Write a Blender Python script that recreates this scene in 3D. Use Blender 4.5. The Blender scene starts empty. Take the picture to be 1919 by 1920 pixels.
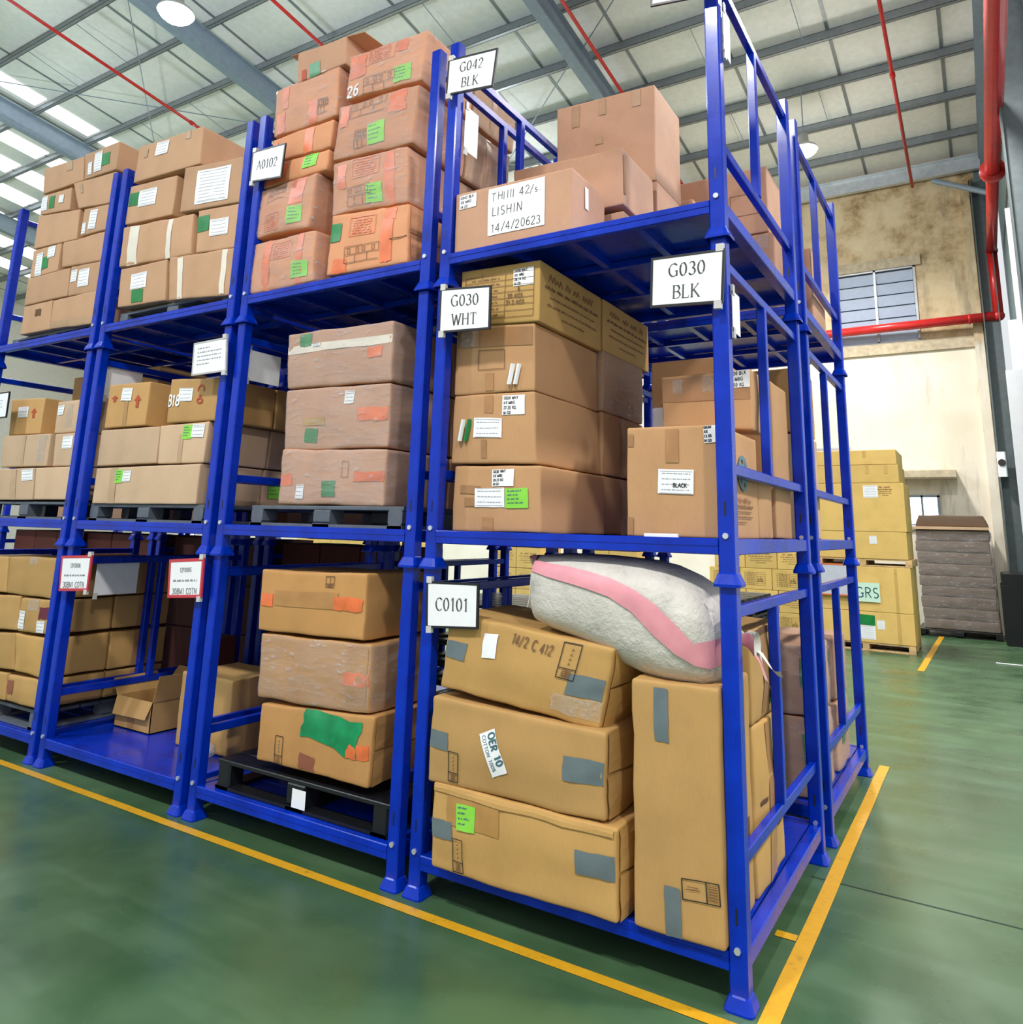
import bpy, math, random
from mathutils import Matrix, Vector, noise
C = bpy.context.scene
COL = C.collection
random.seed(7)

# ---------------------------------------------------------------- camera
cam_d = bpy.data.cameras.new('camera')
cam_d.sensor_width = 36.0
cam_d.lens = 26.313
cam_d.shift_x = -0.01242
cam_d.shift_y = -0.1350
cam_d.clip_end = 200
cam = bpy.data.objects.new('camera', cam_d)
COL.objects.link(cam)
cam.matrix_world = Matrix.Translation((0.9735, -3.3262, 1.8169)) @ (
    Matrix.Rotation(0.5477, 4, 'Z') @ Matrix.Rotation(math.pi / 2 + 0.2051, 4, 'X') @ Matrix.Rotation(0.0262, 4, 'Z'))
C.camera = cam

# ---------------------------------------------------------------- sky, exposure
w = bpy.data.worlds.new('overcast_sky')
C.world = w
w.use_nodes = True
wb = w.node_tree.nodes['Background']
wb.inputs[0].default_value = (0.93, 0.97, 1.0, 1)
wb.inputs[1].default_value = 0.7
C.view_settings.view_transform = 'Standard'
C.view_settings.look = 'None'
C.view_settings.gamma = 1.0
C.view_settings.use_curve_mapping = False
C.view_settings.exposure = 0.3
C.cycles.use_denoising = True
C.cycles.max_bounces = 8
C.cycles.transparent_max_bounces = 16
LAMP_W = 430.0

# ---------------------------------------------------------------- materials
def lin(c):
    return tuple(((x / 255) / 12.92 if x / 255 <= 0.04045 else ((x / 255 + 0.055) / 1.055) ** 2.4) for x in c) + (1,)

class N:
    def __init__(s, name):
        s.m = bpy.data.materials.new(name)
        s.m.use_nodes = True
        s.t = s.m.node_tree
        s.b = s.t.nodes['Principled BSDF']
        s.out = s.t.nodes['Material Output']
    def n(s, kind, **kw):
        x = s.t.nodes.new(kind)
        for k, v in kw.items():
            if k in x.inputs.keys():
                x.inputs[k].default_value = v
            else:
                setattr(x, k, v)
        return x
    def l(s, a, b):
        s.t.links.new(a, b)
    def coords(s, out='Object', scale=(1, 1, 1)):
        c = s.n('ShaderNodeTexCoord')
        m = s.n('ShaderNodeMapping')
        m.inputs['Scale'].default_value = scale
        s.l(c.outputs[out], m.inputs['Vector'])
        return m.outputs['Vector']
    def noise(s, vec, scale, detail=4, rough=.55):
        x = s.n('ShaderNodeTexNoise')
        x.inputs['Scale'].default_value = scale
        x.inputs['Detail'].default_value = detail
        x.inputs['Roughness'].default_value = rough
        s.l(vec, x.inputs['Vector'])
        return x.outputs['Fac']
    def ramp(s, fac, stops):
        r = s.n('ShaderNodeValToRGB')
        e = r.color_ramp.elements
        while len(e) < len(stops):
            e.new(.5)
        for i, (p, c) in enumerate(stops):
            e[i].position = p
            e[i].color = c
        s.l(fac, r.inputs['Fac'])
        return r.outputs['Color']
    def mix(s, fac, a, b, mode='MIX'):
        x = s.n('ShaderNodeMix', data_type='RGBA', blend_type=mode)
        for sock, v in ((x.inputs[0], fac), (x.inputs[6], a), (x.inputs[7], b)):
            if isinstance(v, (int, float, tuple)):
                sock.default_value = v
            else:
                s.l(v, sock)
        return x.outputs[2]
    def bump(s, h, strength=.2, dist=.01):
        x = s.n('ShaderNodeBump')
        x.inputs['Strength'].default_value = strength
        x.inputs['Distance'].default_value = dist
        s.l(h, x.inputs['Height'])
        s.l(x.outputs['Normal'], s.b.inputs['Normal'])

def plain(name, rgb, rough=.6, metal=0, spec=.5, var=.06, coat=0):
    k = N(name)
    c = lin(rgb)
    v = k.coords('Object')
    f = k.noise(v, 9, 5)
    d = tuple(max(0, x * (1 - 2 * var)) for x in c[:3]) + (1,)
    e = tuple(min(1, x * (1 + 1.4 * var)) for x in c[:3]) + (1,)
    k.l(k.ramp(f, [(.3, d), (.7, e)]), k.b.inputs['Base Color'])
    k.b.inputs['Roughness'].default_value = rough
    k.b.inputs['Metallic'].default_value = metal
    k.b.inputs['Specular IOR Level'].default_value = spec
    k.b.inputs['Coat Weight'].default_value = coat
    return k.m

def cardboard(name, rgb):
    k = N(name)
    c = lin(rgb)[:3]
    v = k.coords('Object')
    big = k.noise(v, 3.2, 4)
    fine = k.noise(k.coords('Object', (60, 60, 4)), 6, 3)
    base = k.ramp(big, [(.25, tuple(x * .84 for x in c) + (1,)), (.5, c + (1,)), (.78, tuple(min(1, x * 1.1) for x in c) + (1,))])
    base = k.mix(.22, base, k.ramp(fine, [(.35, tuple(x * .8 for x in c) + (1,)), (.65, tuple(min(1, x * 1.12) for x in c) + (1,))]))
    scuff = k.ramp(k.noise(k.coords('Object', (1, 1, 3)), 7, 6, .7), [(.66, (0, 0, 0, 1)), (.78, (.35, .35, .35, 1))])
    base = k.mix(scuff, base, tuple(x * .62 for x in c) + (1,))
    oi = k.n('ShaderNodeObjectInfo')
    hsv = k.n('ShaderNodeHueSaturation')
    mr = k.n('ShaderNodeMapRange')
    mr.inputs['To Min'].default_value = .9
    mr.inputs['To Max'].default_value = 1.08
    k.l(oi.outputs['Random'], mr.inputs['Value'])
    k.l(mr.outputs[0], hsv.inputs['Value'])
    k.l(base, hsv.inputs['Color'])
    k.l(hsv.outputs['Color'], k.b.inputs['Base Color'])
    k.b.inputs['Roughness'].default_value = .72
    k.b.inputs['Specular IOR Level'].default_value = .3
    k.bump(fine, .12, .004)
    return k.m

def film(name, alpha, stretch, tint=(225, 220, 222)):
    k = N(name)
    v = k.coords('Object', stretch)
    f = k.noise(v, 3.2, 5, .6)
    c = k.noise(v, 9, 8, .7)
    k.b.inputs['Base Color'].default_value = lin(tint)
    k.b.inputs['Roughness'].default_value = .16
    k.b.inputs['Specular IOR Level'].default_value = 1.0
    k.bump(c, 1.0, .02)
    tr = k.n('ShaderNodeBsdfTransparent')
    mx = k.n('ShaderNodeMixShader')
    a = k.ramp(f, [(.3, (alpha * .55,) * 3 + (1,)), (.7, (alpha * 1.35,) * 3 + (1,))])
    fold_glint = k.ramp(c, [(.57, (0, 0, 0, 1)), (.68, (alpha * 2.3,) * 3 + (1,))])  # opaque white folds that double as painted crease highlights
    a = k.mix(1.0, a, fold_glint, 'ADD')
    k.l(a, mx.inputs[0])
    k.l(tr.outputs[0], mx.inputs[1])
    k.l(k.b.outputs[0], mx.inputs[2])
    k.l(mx.outputs[0], k.out.inputs['Surface'])
    return k.m

def emit(name, rgb, s):
    k = N(name)
    k.b.inputs['Base Color'].default_value = lin(rgb)
    k.b.inputs['Emission Color'].default_value = lin(rgb)
    k.b.inputs['Emission Strength'].default_value = s
    return k.m

def rack_paint():
    k = N('rack_blue_paint')
    v = k.coords('Object')
    f = k.noise(v, 4, 6, .6)
    k.l(k.ramp(f, [(.3, lin((0, 38, 152))), (.6, lin((0, 50, 184))), (.82, lin((2, 60, 196)))]), k.b.inputs['Base Color'])
    k.l(k.ramp(f, [(.3, (.22,) * 3 + (1,)), (.8, (.38,) * 3 + (1,))]), k.b.inputs['Roughness'])
    k.b.inputs['Specular IOR Level'].default_value = .2
    k.b.inputs['Coat Weight'].default_value = .3
    k.b.inputs['Coat Roughness'].default_value = .12
    k.b.inputs['Coat IOR'].default_value = 1.4
    k.bump(k.noise(v, 60, 2), .05, .003)
    return k.m

def floor_paint():
    k = N('green_floor_paint')
    v = k.coords('Object')
    a = k.noise(v, .5, 3, .5)
    b = k.noise(v, 2.2, 4, .5)
    base = k.ramp(a, [(.3, lin((52, 80, 50))), (.5, lin((64, 97, 60))), (.68, lin((80, 110, 70)))])
    base = k.mix(.45, base, k.ramp(b, [(.3, lin((48, 70, 52))), (.7, lin((80, 106, 78)))]))
    streak = k.ramp(k.noise(k.coords('Object', (.5, 3.5, 1)), 1.0, 3, .5), [(.5, (0, 0, 0, 1)), (.85, (.35, .35, .35, 1))])
    base = k.mix(streak, base, lin((120, 146, 120)))
    k.l(base, k.b.inputs['Base Color'])
    k.l(k.ramp(b, [(.3, (.2,) * 3 + (1,)), (.7, (.42,) * 3 + (1,))]), k.b.inputs['Roughness'])
    k.b.inputs['Specular IOR Level'].default_value = .5
    k.bump(k.noise(v, 3, 3), .04, .01)
    return k.m

def line_paint():
    k = N('yellow_line_paint')
    v = k.coords('Object')
    f = k.noise(v, 14, 6, .7)
    k.l(k.ramp(f, [(.28, lin((140, 118, 40))), (.4, lin((206, 152, 28))), (.8, lin((220, 166, 36)))]), k.b.inputs['Base Color'])
    k.b.inputs['Roughness'].default_value = .4
    return k.m

def stained_plaster():
    k = N('stained_plaster')
    v = k.coords('Object')
    z = k.n('ShaderNodeSeparateXYZ')
    k.l(v, z.inputs[0])
    base = k.ramp(k.noise(v, .8, 5), [(.3, lin((226, 214, 192))), (.7, lin((240, 232, 216)))])
    damp = k.noise(v, 1.15, 8, .68)
    brown = k.ramp(damp, [(.34, lin((136, 112, 78))), (.42, lin((188, 160, 118))), (.52, lin((218, 194, 154))), (.7, lin((230, 212, 176)))])
    up = k.n('ShaderNodeMapRange')
    up.inputs['From Min'].default_value = 5.9
    up.inputs['From Max'].default_value = 6.15
    k.l(z.outputs['Z'], up.inputs['Value'])
    col = k.mix(up.outputs[0], base, brown)
    # grey run marks on the lower right
    run = k.ramp(k.noise(k.coords('Object', (1.6, 1, .28)), 2.0, 7, .66), [(.52, (0, 0, 0, 1)), (.7, (.75, .75, .75, 1))])
    rt = k.n('ShaderNodeMapRange')
    rt.inputs['From Min'].default_value = -.9
    rt.inputs['From Max'].default_value = .5
    k.l(z.outputs['X'], rt.inputs['Value'])
    mm = k.n('ShaderNodeMath', operation='MULTIPLY')
    k.l(run, mm.inputs[0])
    k.l(rt.outputs[0], mm.inputs[1])
    col = k.mix(mm.outputs[0], col, lin((150, 138, 118)))
    k.l(col, k.b.inputs['Base Color'])
    k.b.inputs['Roughness'].default_value = .85
    k.bump(damp, .25, .02)
    return k.m

def woven():
    k = N('woven_sack')
    v = k.coords('Object')
    wv = k.n('ShaderNodeTexWave')
    wv.inputs['Scale'].default_value = 90
    k.l(v, wv.inputs['Vector'])
    f = k.noise(v, 5, 6, .7)
    k.l(k.ramp(f, [(.25, lin((158, 153, 146))), (.45, lin((202, 196, 187))), (.75, lin((216, 210, 200)))]), k.b.inputs['Base Color'])
    k.b.inputs['Roughness'].default_value = .5
    k.bump(f, .6, .04)
    return k.m

M = {
    'yel': cardboard('tan_card', (196, 154, 92)), 'yel2': cardboard('tan_card_dull', (186, 146, 90)),
    'yl3': cardboard('yellow_card', (192, 154, 92)), 'brn': cardboard('brown_card', (188, 144, 102)),
    'pnk': cardboard('pinkish_card', (192, 148, 120)), 'org': cardboard('orange_tan_card', (192, 142, 86)),
    'prt': cardboard('peach_card', (214, 150, 110)), 'pk2': cardboard('light_brown_card', (194, 152, 118)),
    'pal': cardboard('pale_card', (206, 174, 142)), 'ply': cardboard('golden_card', (196, 152, 96)),
    'drk': cardboard('dark_red_shade_card', (92, 44, 36)), 'far': cardboard('yellow_far_card', (222, 184, 108)),  # drk: a dark red box, and painted shade on the back row cartons
    'inside': cardboard('card_inside', (150, 108, 66)), 'slab': cardboard('grey_brown_card', (110, 90, 74)),
    'blue': rack_paint(), 'floor': floor_paint(), 'line': line_paint(), 'plaster': stained_plaster(), 'sack': woven(),
    'pink': plain('pink_stripe', (226, 150, 160), .5), 'white': plain('white_paper', (244, 244, 246), .5, var=.02),
    'paper': plain('label_paper', (238, 236, 236), .5, var=.03), 'lime': plain('lime_paper', (138, 214, 70), .5, var=.05),
    'green': plain('green_paper', (20, 128, 60), .4, var=.12), 'gtape': plain('green_tape', (24, 140, 86), .25, var=.15),
    'duct': plain('grey_duct_tape', (106, 118, 122), .35, var=.08), 'orange': plain('orange_print', (232, 118, 66), .4, var=.12),
    'tape': plain('brown_tape', (176, 128, 84), .22, var=.08), 'strap': plain('white_strap', (232, 222, 206), .3, var=.03),
    'ink': plain('black_ink', (44, 38, 34), .6), 'grey_ink': plain('grey_ink', (150, 150, 156), .6),
    'brown_ink': plain('brown_ink', (120, 84, 54), .6), 'sign_ink': plain('sign_ink', (74, 74, 78), .6),
    'teal': plain('teal_ink', (96, 128, 136), .6), 'red_ink': plain('red_ink', (186, 74, 44), .6),
    'maroon': plain('maroon_patch', (104, 34, 58), .5), 'rust': plain('rust_patch', (142, 84, 62), .6),
    'seam': plain('seam_shadow', (98, 66, 40), .8), 'dgreen_ink': plain('slate_ink', (70, 110, 118), .6),
    'black': plain('black_frame', (24, 24, 28), .4), 'redframe': plain('red_frame', (200, 56, 70), .35),
    'silver': plain('silver_frame', (196, 196, 192), .35, .3), 'clip': plain('grey_clip', (206, 204, 200), .3),
    'bolt': plain('zinc_bolt', (214, 218, 224), .25, .6), 'gpal': plain('grey_plastic', (92, 98, 106), .5, var=.1),
    'bpal': plain('black_plastic', (22, 23, 26), .35, var=.1), 'wood': plain('pallet_wood', (214, 176, 122), .75, var=.15),
    'steel': plain('grey_steel_paint', (132, 146, 158), .45, var=.05), 'purlin': plain('purlin_steel', (138, 144, 146), .4, .3, var=.05),
    'galv': plain('galvanised', (214, 220, 224), .35, .4), 'column': plain('column_paint', (92, 102, 104), .5, var=.08),
    'teal_clad': plain('teal_cladding', (104, 128, 130), .5, var=.06), 'roof': plain('roof_foil', (240, 238, 230), .55, var=.03),
    'red': plain('red_pipe_paint', (206, 44, 42), .25, var=.06), 'cream': plain('cream_wall', (236, 232, 222), .7, var=.03),
    'concrete': plain('ledge_concrete', (196, 180, 152), .85, var=.12), 'wframe': plain('window_frame', (186, 188, 192), .4, .2),
    'louvre': plain('louvre_glass', (186, 198, 218), .2, var=.03), 'lit': emit('daylit_pane', (236, 242, 255), 2.2),
    'bulb': emit('lamp_glow', (248, 250, 255), 30.0), 'sky': emit('skylight_sheet', (246, 250, 255), 1.6),
    'mint': plain('mint_paper', (206, 236, 214), .5, var=.02), 'greypanel': plain('grey_board', (196, 196, 208), .5, var=.03),
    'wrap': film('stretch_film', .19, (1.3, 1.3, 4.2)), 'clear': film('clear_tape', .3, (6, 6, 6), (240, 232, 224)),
    'bag': film('clear_bag', .4, (3, 3, 5)), 'joint': plain('floor_joint', (36, 52, 44), .7),
    'ctape': plain('shiny_brown_tape', (184, 134, 92), .15, var=.06),
}

# ---------------------------------------------------------------- mesh helpers
def mk(name, vs, fs, mat, parent=None, smooth=False, org=None):
    """one mesh object; org is subtracted from the vertices (world origin of the thing it belongs to)"""
    me = bpy.data.meshes.new(name)
    if org is not None:
        vs = [(v[0] - org[0], v[1] - org[1], v[2] - org[2]) for v in vs]
    me.from_pydata(vs, [], fs)
    me.materials.append(M[mat] if isinstance(mat, str) else mat)
    if smooth:
        me.polygons.foreach_set('use_smooth', [True] * len(me.polygons))
    me.update()
    o = bpy.data.objects.new(name, me)
    COL.objects.link(o)
    if parent:
        o.parent = parent
    elif org is not None:
        o.location = org
    return o

def empty(name, loc=(0, 0, 0)):
    o = bpy.data.objects.new(name, None)
    o.empty_display_size = .1
    o.location = loc
    COL.objects.link(o)
    return o

def tag(o, label=None, cat=None, group=None, kind=None):
    if label:
        o['label'] = label
    if cat:
        o['category'] = cat
    if group:
        o['group'] = group
    if kind:
        o['kind'] = kind
    return o

class G:
    """collects simple solids into one vertex/face list"""
    def __init__(s):
        s.v, s.f = [], []
    def add(s, vs, fs):
        k = len(s.v)
        s.v += [tuple(v) for v in vs]
        s.f += [tuple(i + k for i in f) for f in fs]
        return s
    def box(s, x0, x1, y0, y1, z0, z1, c=0):
        if c <= 0:
            p = [(x0, y0, z0), (x1, y0, z0), (x1, y1, z0), (x0, y1, z0), (x0, y0, z1), (x1, y0, z1), (x1, y1, z1), (x0, y1, z1)]
            return s.add(p, [(3, 2, 1, 0), (4, 5, 6, 7), (0, 1, 5, 4), (1, 2, 6, 5), (2, 3, 7, 6), (3, 0, 4, 7)])
        # chamfered along the longest axis
        d = (x1 - x0, y1 - y0, z1 - z0)
        ax = d.index(max(d))
        o = [i for i in range(3) if i != ax]
        lo, hi = (x0, y0, z0), (x1, y1, z1)
        a0, a1, b0, b1 = lo[o[0]], hi[o[0]], lo[o[1]], hi[o[1]]
        ring = [(a0 + c, b0), (a1 - c, b0), (a1, b0 + c), (a1, b1 - c), (a1 - c, b1), (a0 + c, b1), (a0, b1 - c), (a0, b0 + c)]
        vs = []
        for t in (lo[ax], hi[ax]):
            for a, b in ring:
                q = [0, 0, 0]
                q[ax], q[o[0]], q[o[1]] = t, a, b
                vs.append(q)
        n = 8
        fs = [(i, (i + 1) % n, n + (i + 1) % n, n + i) for i in range(n)]
        fs += [tuple(reversed(range(n))), tuple(range(n, 2 * n))]
        if ax == 1:
            fs = [tuple(reversed(f)) for f in fs]
        return s.add(vs, fs)
    def tube(s, a, b, r, n=10, r2=None):
        a, b = Vector(a), Vector(b)
        d = (b - a).normalized()
        u = d.orthogonal().normalized()
        w_ = d.cross(u)
        r2 = r if r2 is None else r2
        vs = []
        for p, rr in ((a, r), (b, r2)):
            for i in range(n):
                t = 2 * math.pi * i / n
                vs.append(p + (u * math.cos(t) + w_ * math.sin(t)) * rr)
        fs = [(i, (i + 1) % n, n + (i + 1) % n, n + i) for i in range(n)]
        return s.add(vs, fs + [tuple(reversed(range(n))), tuple(range(n, 2 * n))])
    def beam(s, a, b, w_, h):
        """box section beam between two points, width w_ sideways, height h"""
        a, b = Vector(a), Vector(b)
        d = (b - a).normalized()
        up = Vector((0, 0, 1)) if abs(d.z) < .9 else Vector((0, 1, 0))
        sd = d.cross(up).normalized() * w_ / 2
        uv = sd.cross(d).normalized() * h / 2
        p = []
        for q in (a, b):
            p += [q - sd - uv, q + sd - uv, q + sd + uv, q - sd + uv]
        return s.add(p, [(0, 1, 2, 3), (7, 6, 5, 4), (1, 0, 4, 5), (2, 1, 5, 6), (3, 2, 6, 7), (0, 3, 7, 4)])
    def frustum(s, cx, cy, z0, z1, a0, a1):
        p = []
        for z, a in ((z0, a0), (z1, a1)):
            p += [(cx - a, cy - a, z), (cx + a, cy - a, z), (cx + a, cy + a, z), (cx - a, cy + a, z)]
        return s.add(p, [(3, 2, 1, 0), (4, 5, 6, 7), (0, 1, 5, 4), (1, 2, 6, 5), (2, 3, 7, 6), (3, 0, 4, 7)])
    def done(s, name, mat, parent=None, smooth=False, org=None):
        return mk(name, s.v, s.f, mat, parent, smooth, org)

# ---------------------------------------------------------------- stroke letters
def arc(cx, cy, rx, ry, a0, a1, n=9):
    return [(cx + rx * math.cos(math.radians(a0 + (a1 - a0) * i / n)), cy + ry * math.sin(math.radians(a0 + (a1 - a0) * i / n))) for i in range(n + 1)]
FONT = {
    'A': (.7, [[(.02, 0), (.35, 1)], [(.35, 1), (.68, 0)], [(.15, .36), (.55, .36)]]),
    'B': (.62, [[(.1, 0), (.1, 1)], [(.1, 1), (.3, 1)] + arc(.3, .76, .24, .24, 90, -90) + [(.1, .52)], [(.3, .52)] + arc(.3, .26, .3, .26, 90, -90) + [(.1, 0)]]),
    'C': (.66, [arc(.38, .5, .34, .5, 45, 315, 14)]),
    'D': (.7, [[(.1, 0), (.1, 1)], [(.1, 1), (.28, 1)] + arc(.28, .5, .36, .5, 90, -90) + [(.1, 0)]]),
    'E': (.58, [[(.1, 0), (.1, 1)], [(.1, 1), (.52, 1)], [(.1, .52), (.45, .52)], [(.1, 0), (.54, 0)]]),
    'F': (.56, [[(.1, 0), (.1, 1)], [(.1, 1), (.52, 1)], [(.1, .52), (.45, .52)]]),
    'G': (.74, [arc(.4, .5, .36, .5, 48, 312, 14), [(.66, .42), (.66, .06)], [(.5, .42), (.74, .42)]]),
    'H': (.72, [[(.1, 0), (.1, 1)], [(.62, 0), (.62, 1)], [(.1, .52), (.62, .52)]]),
    'I': (.28, [[(.14, 0), (.14, 1)]]),
    'K': (.7, [[(.1, 0), (.1, 1)], [(.1, .4), (.58, 1)], [(.24, .56), (.66, 0)]]),
    'L': (.58, [[(.1, 0), (.1, 1)], [(.1, 0), (.54, 0)]]),
    'M': (.86, [[(.1, 0), (.1, 1)], [(.1, 1), (.43, .1)], [(.43, .1), (.76, 1)], [(.76, 1), (.76, 0)]]),
    'N': (.72, [[(.1, 0), (.1, 1)], [(.1, 1), (.62, 0)], [(.62, 0), (.62, 1)]]),
    'O': (.74, [arc(.37, .5, .33, .5, 0, 360, 18)]),
    'P': (.6, [[(.1, 0), (.1, 1)], [(.1, 1), (.3, 1)] + arc(.3, .74, .26, .26, 90, -90) + [(.1, .48)]]),
    'R': (.66, [[(.1, 0), (.1, 1)], [(.1, 1), (.3, 1)] + arc(.3, .75, .25, .25, 90, -90) + [(.1, .5)], [(.28, .5), (.6, 0)]]),
    'S': (.56, [arc(.28, .75, .2, .25, 40, 270) + arc(.28, .25, .22, .25, 90, -140)]),
    'T': (.66, [[(.33, 0), (.33, 1)], [(.03, 1), (.63, 1)]]),
    'W': (.96, [[(.04, 1), (.26, 0)], [(.26, 0), (.48, .9)], [(.48, .9), (.7, 0)], [(.7, 0), (.92, 1)]]),
    'X': (.68, [[(.06, 1), (.62, 0)], [(.06, 0), (.62, 1)]]),
    's': (.4, [arc(.2, .38, .14, .14, 40, 270) + arc(.2, .12, .15, .13, 90, -140)]),
    '0': (.6, [arc(.3, .5, .24, .5, 0, 360, 18)]), '1': (.46, [[(.26, 0), (.26, 1)], [(.26, 1), (.1, .84)]]),
    '2': (.58, [arc(.28, .74, .22, .26, 170, -20) + [(.06, 0)], [(.06, 0), (.54, 0)]]),
    '3': (.56, [arc(.26, .76, .2, .24, 150, -80), arc(.26, .27, .25, .27, 80, -150)]),
    '4': (.6, [[(.42, 0), (.42, 1)], [(.42, 1), (.04, .3)], [(.04, .3), (.58, .3)]]),
    '5': (.56, [[(.5, 1), (.14, 1), (.1, .56)] + arc(.26, .3, .24, .3, 120, -150)]),
    '6': (.58, [arc(.5, .5, .42, .5, 100, 180) + arc(.3, .28, .22, .28, 180, -180, 16)]),
    '7': (.56, [[(.05, 1), (.52, 1)], [(.52, 1), (.2, 0)]]),
    '8': (.58, [arc(.29, .74, .2, .25, 0, 360, 14), arc(.29, .25, .24, .25, 0, 360, 14)]),
    '9': (.58, [arc(.29, .7, .22, .29, 0, 360, 14), [(.5, .7), (.4, 0)]]),
    '/': (.5, [[(.04, -.1), (.46, 1.05)]]), '.': (.24, [[(.1, 0), (.13, .05)]]), '%': (.7, [[(.1, 0), (.6, 1)], arc(.16, .8, .12, .16, 0, 360), arc(.54, .2, .12, .16, 0, 360)]),
    ' ': (.4, []), '-': (.4, [[(.05, .45), (.35, .45)]]),
}
def text_width(t, sp=.12):
    return sum(FONT[c][0] + sp for c in t) - sp
def strokes(t, x, y, h, sp=.12, jit=0, wscale=1.0, rnd=None):
    """polylines of a line of text, left x, baseline y, cap height h"""
    out = []
    for c in t:
        wd, ps = FONT[c]
        dx = rnd.uniform(-jit, jit) if jit else 0
        for p in ps:
            out.append([(x + (a * wscale + (dx + (jit * .8 * (b - .5) if jit else 0))) * h, y + (b + dx) * h) for a, b in p])
        x += (wd + sp) * h * wscale
    return out
def ribbons(lines, wfun):
    """flat quads for polylines in a plane; wfun(direction)->width"""
    vs, fs = [], []
    for ln in lines:
        for (ax, ay), (bx, by) in zip(ln, ln[1:]):
            d = math.hypot(bx - ax, by - ay)
            if d < 1e-6:
                continue
            ux, uy = (bx - ax) / d, (by - ay) / d
            h = wfun(ux, uy) / 2
            e = min(h, d) * .35
            k = len(vs)
            for px, py, s in ((ax - ux * e, ay - uy * e, -1), (bx + ux * e, by + uy * e, -1), (bx + ux * e, by + uy * e, 1), (ax - ux * e, ay - uy * e, 1)):
                vs.append((px - uy * h * s, py + ux * h * s))
            fs.append((k, k + 3, k + 2, k + 1)[::-1])
    return vs, fs
def serif_w(h):
    def f(ux, uy):
        a = abs(uy)
        if a > .95:
            return .125 * h
        if a < .3:
            return .04 * h
        return (.12 if ux * uy < 0 else .055) * h
    return f
def serif_strokes(t, x, y, h):
    """upright roman lettering: strokes and their serif bars"""
    ls = strokes(t, x, y, h)
    bars = []
    X = x
    for c in t:
        wd, ps = FONT[c]
        for p in ps:
            if len(p) == 2 and abs(p[0][1] - p[1][1]) > .8 and c not in '4':
                for q in p:
                    if c in 'LEBDT1' and 0 < q[1] < 1:
                        continue
                    if c == 'T' and q[1] > .9 or c == 'N' and q[1] < .1 and q[0] > .5 or c == 'A' and q[1] > .9 or c == 'W' and q[1] < .95:
                        continue
                    bars.append([(X + (q[0] - .11) * h, y + q[1] * h), (X + (q[0] + .11) * h, y + q[1] * h)])
            if c in 'K' and len(p) == 2:
                q = max(p, key=lambda r: r[0])
                bars.append([(X + (q[0] - .1) * h, y + q[1] * h), (X + (q[0] + .08) * h, y + q[1] * h)])
        if c in 'LT':
            if c == 'L':
                bars.append([(X + .54 * h, y), (X + .56 * h, y + .2 * h)])
            else:
                bars += [[(X + .04 * h, y + h), (X + .03 * h, y + .8 * h)], [(X + .62 * h, y + h), (X + .63 * h, y + .8 * h)]]
        X += (wd + .12) * h
    return ls, bars
# ---------------------------------------------------------------- the setting
YW, ZE, SL = 15.2, 10.41, math.tan(math.radians(7.5))
def roof_z(y):
    return ZE + SL * (YW - y)

fl = G().box(-34, 9, -16, 16.5, -.2, 0).done('floor', 'floor')
tag(fl, kind='structure')
def floor_strip(pts, wd, name='floor_line', mat='line', z=.003):
    vs, fs = [], []
    (ax, ay), (bx, by) = pts
    d = math.hypot(bx - ax, by - ay)
    nx, ny = -(by - ay) / d * wd / 2, (bx - ax) / d * wd / 2
    n = max(1, int(d / .5))
    for i in range(n + 1):
        t = i / n
        x, y = ax + (bx - ax) * t, ay + (by - ay) * t
        j = random.uniform(-.003, .003)
        vs += [(x - nx + j, y - ny + j, z), (x + nx + j, y + ny + j, z)]
    fs = [(2 * i, 2 * i + 2, 2 * i + 3, 2 * i + 1) for i in range(n)]
    return mk(name, vs, fs, mat, fl)
floor_strip([(-34, -.105), (.03, -.105)], .062)
floor_strip([(.112, -1.2), (.112, 3.9)], .075)
floor_strip([(-.02, .70), (.075, .70)], .06)
floor_strip([(.03, 9.2), (.09, 14.2)], .09)
floor_strip([(.0, 1.42), (4, 1.40)], .012, 'floor_joint', 'joint', .002)
floor_strip([(-34, -6.5), (9, -6.5)], .012, 'floor_joint', 'joint', .002)

wall = G().box(-34, 1.42, YW, YW + .25, 0, 6.2).box(-34, -1.6, YW, YW + .25, 6.2, 8.0).box(.1, 1.42, YW, YW + .25, 6.2, 8.0).box(-34, 1.42, YW, YW + .25, 8.0, 10.3).done('wall_back', 'plaster')
tag(wall, kind='structure')
tag(G().box(-34.3, -34, -16, YW, 0, 14).done('wall_left', 'cream'), kind='structure')
tag(G().box(1.82, 1.95, 9.5, 15.4, 0, 10.6).done('wall_right', 'teal_clad'), kind='structure')
tag(G().box(1.42, 1.62, YW, YW + .2, 0, 10.3).done('trim_1', 'teal_clad'), kind='structure')
# pilaster and string course of the plastered wall
tag(G().box(-34, 1.3, YW - .06, YW, 5.95, 6.2).done('trim_2', 'concrete'), kind='structure')
tag(G().box(-1.75, .22, YW - .07, YW, 7.98, 8.22).done('trim_3', 'concrete'), kind='structure')
tag(G().box(1.12, 1.3, YW - .12, YW, 0, 9.8).done('trim_4', 'plaster'), kind='structure')

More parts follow.
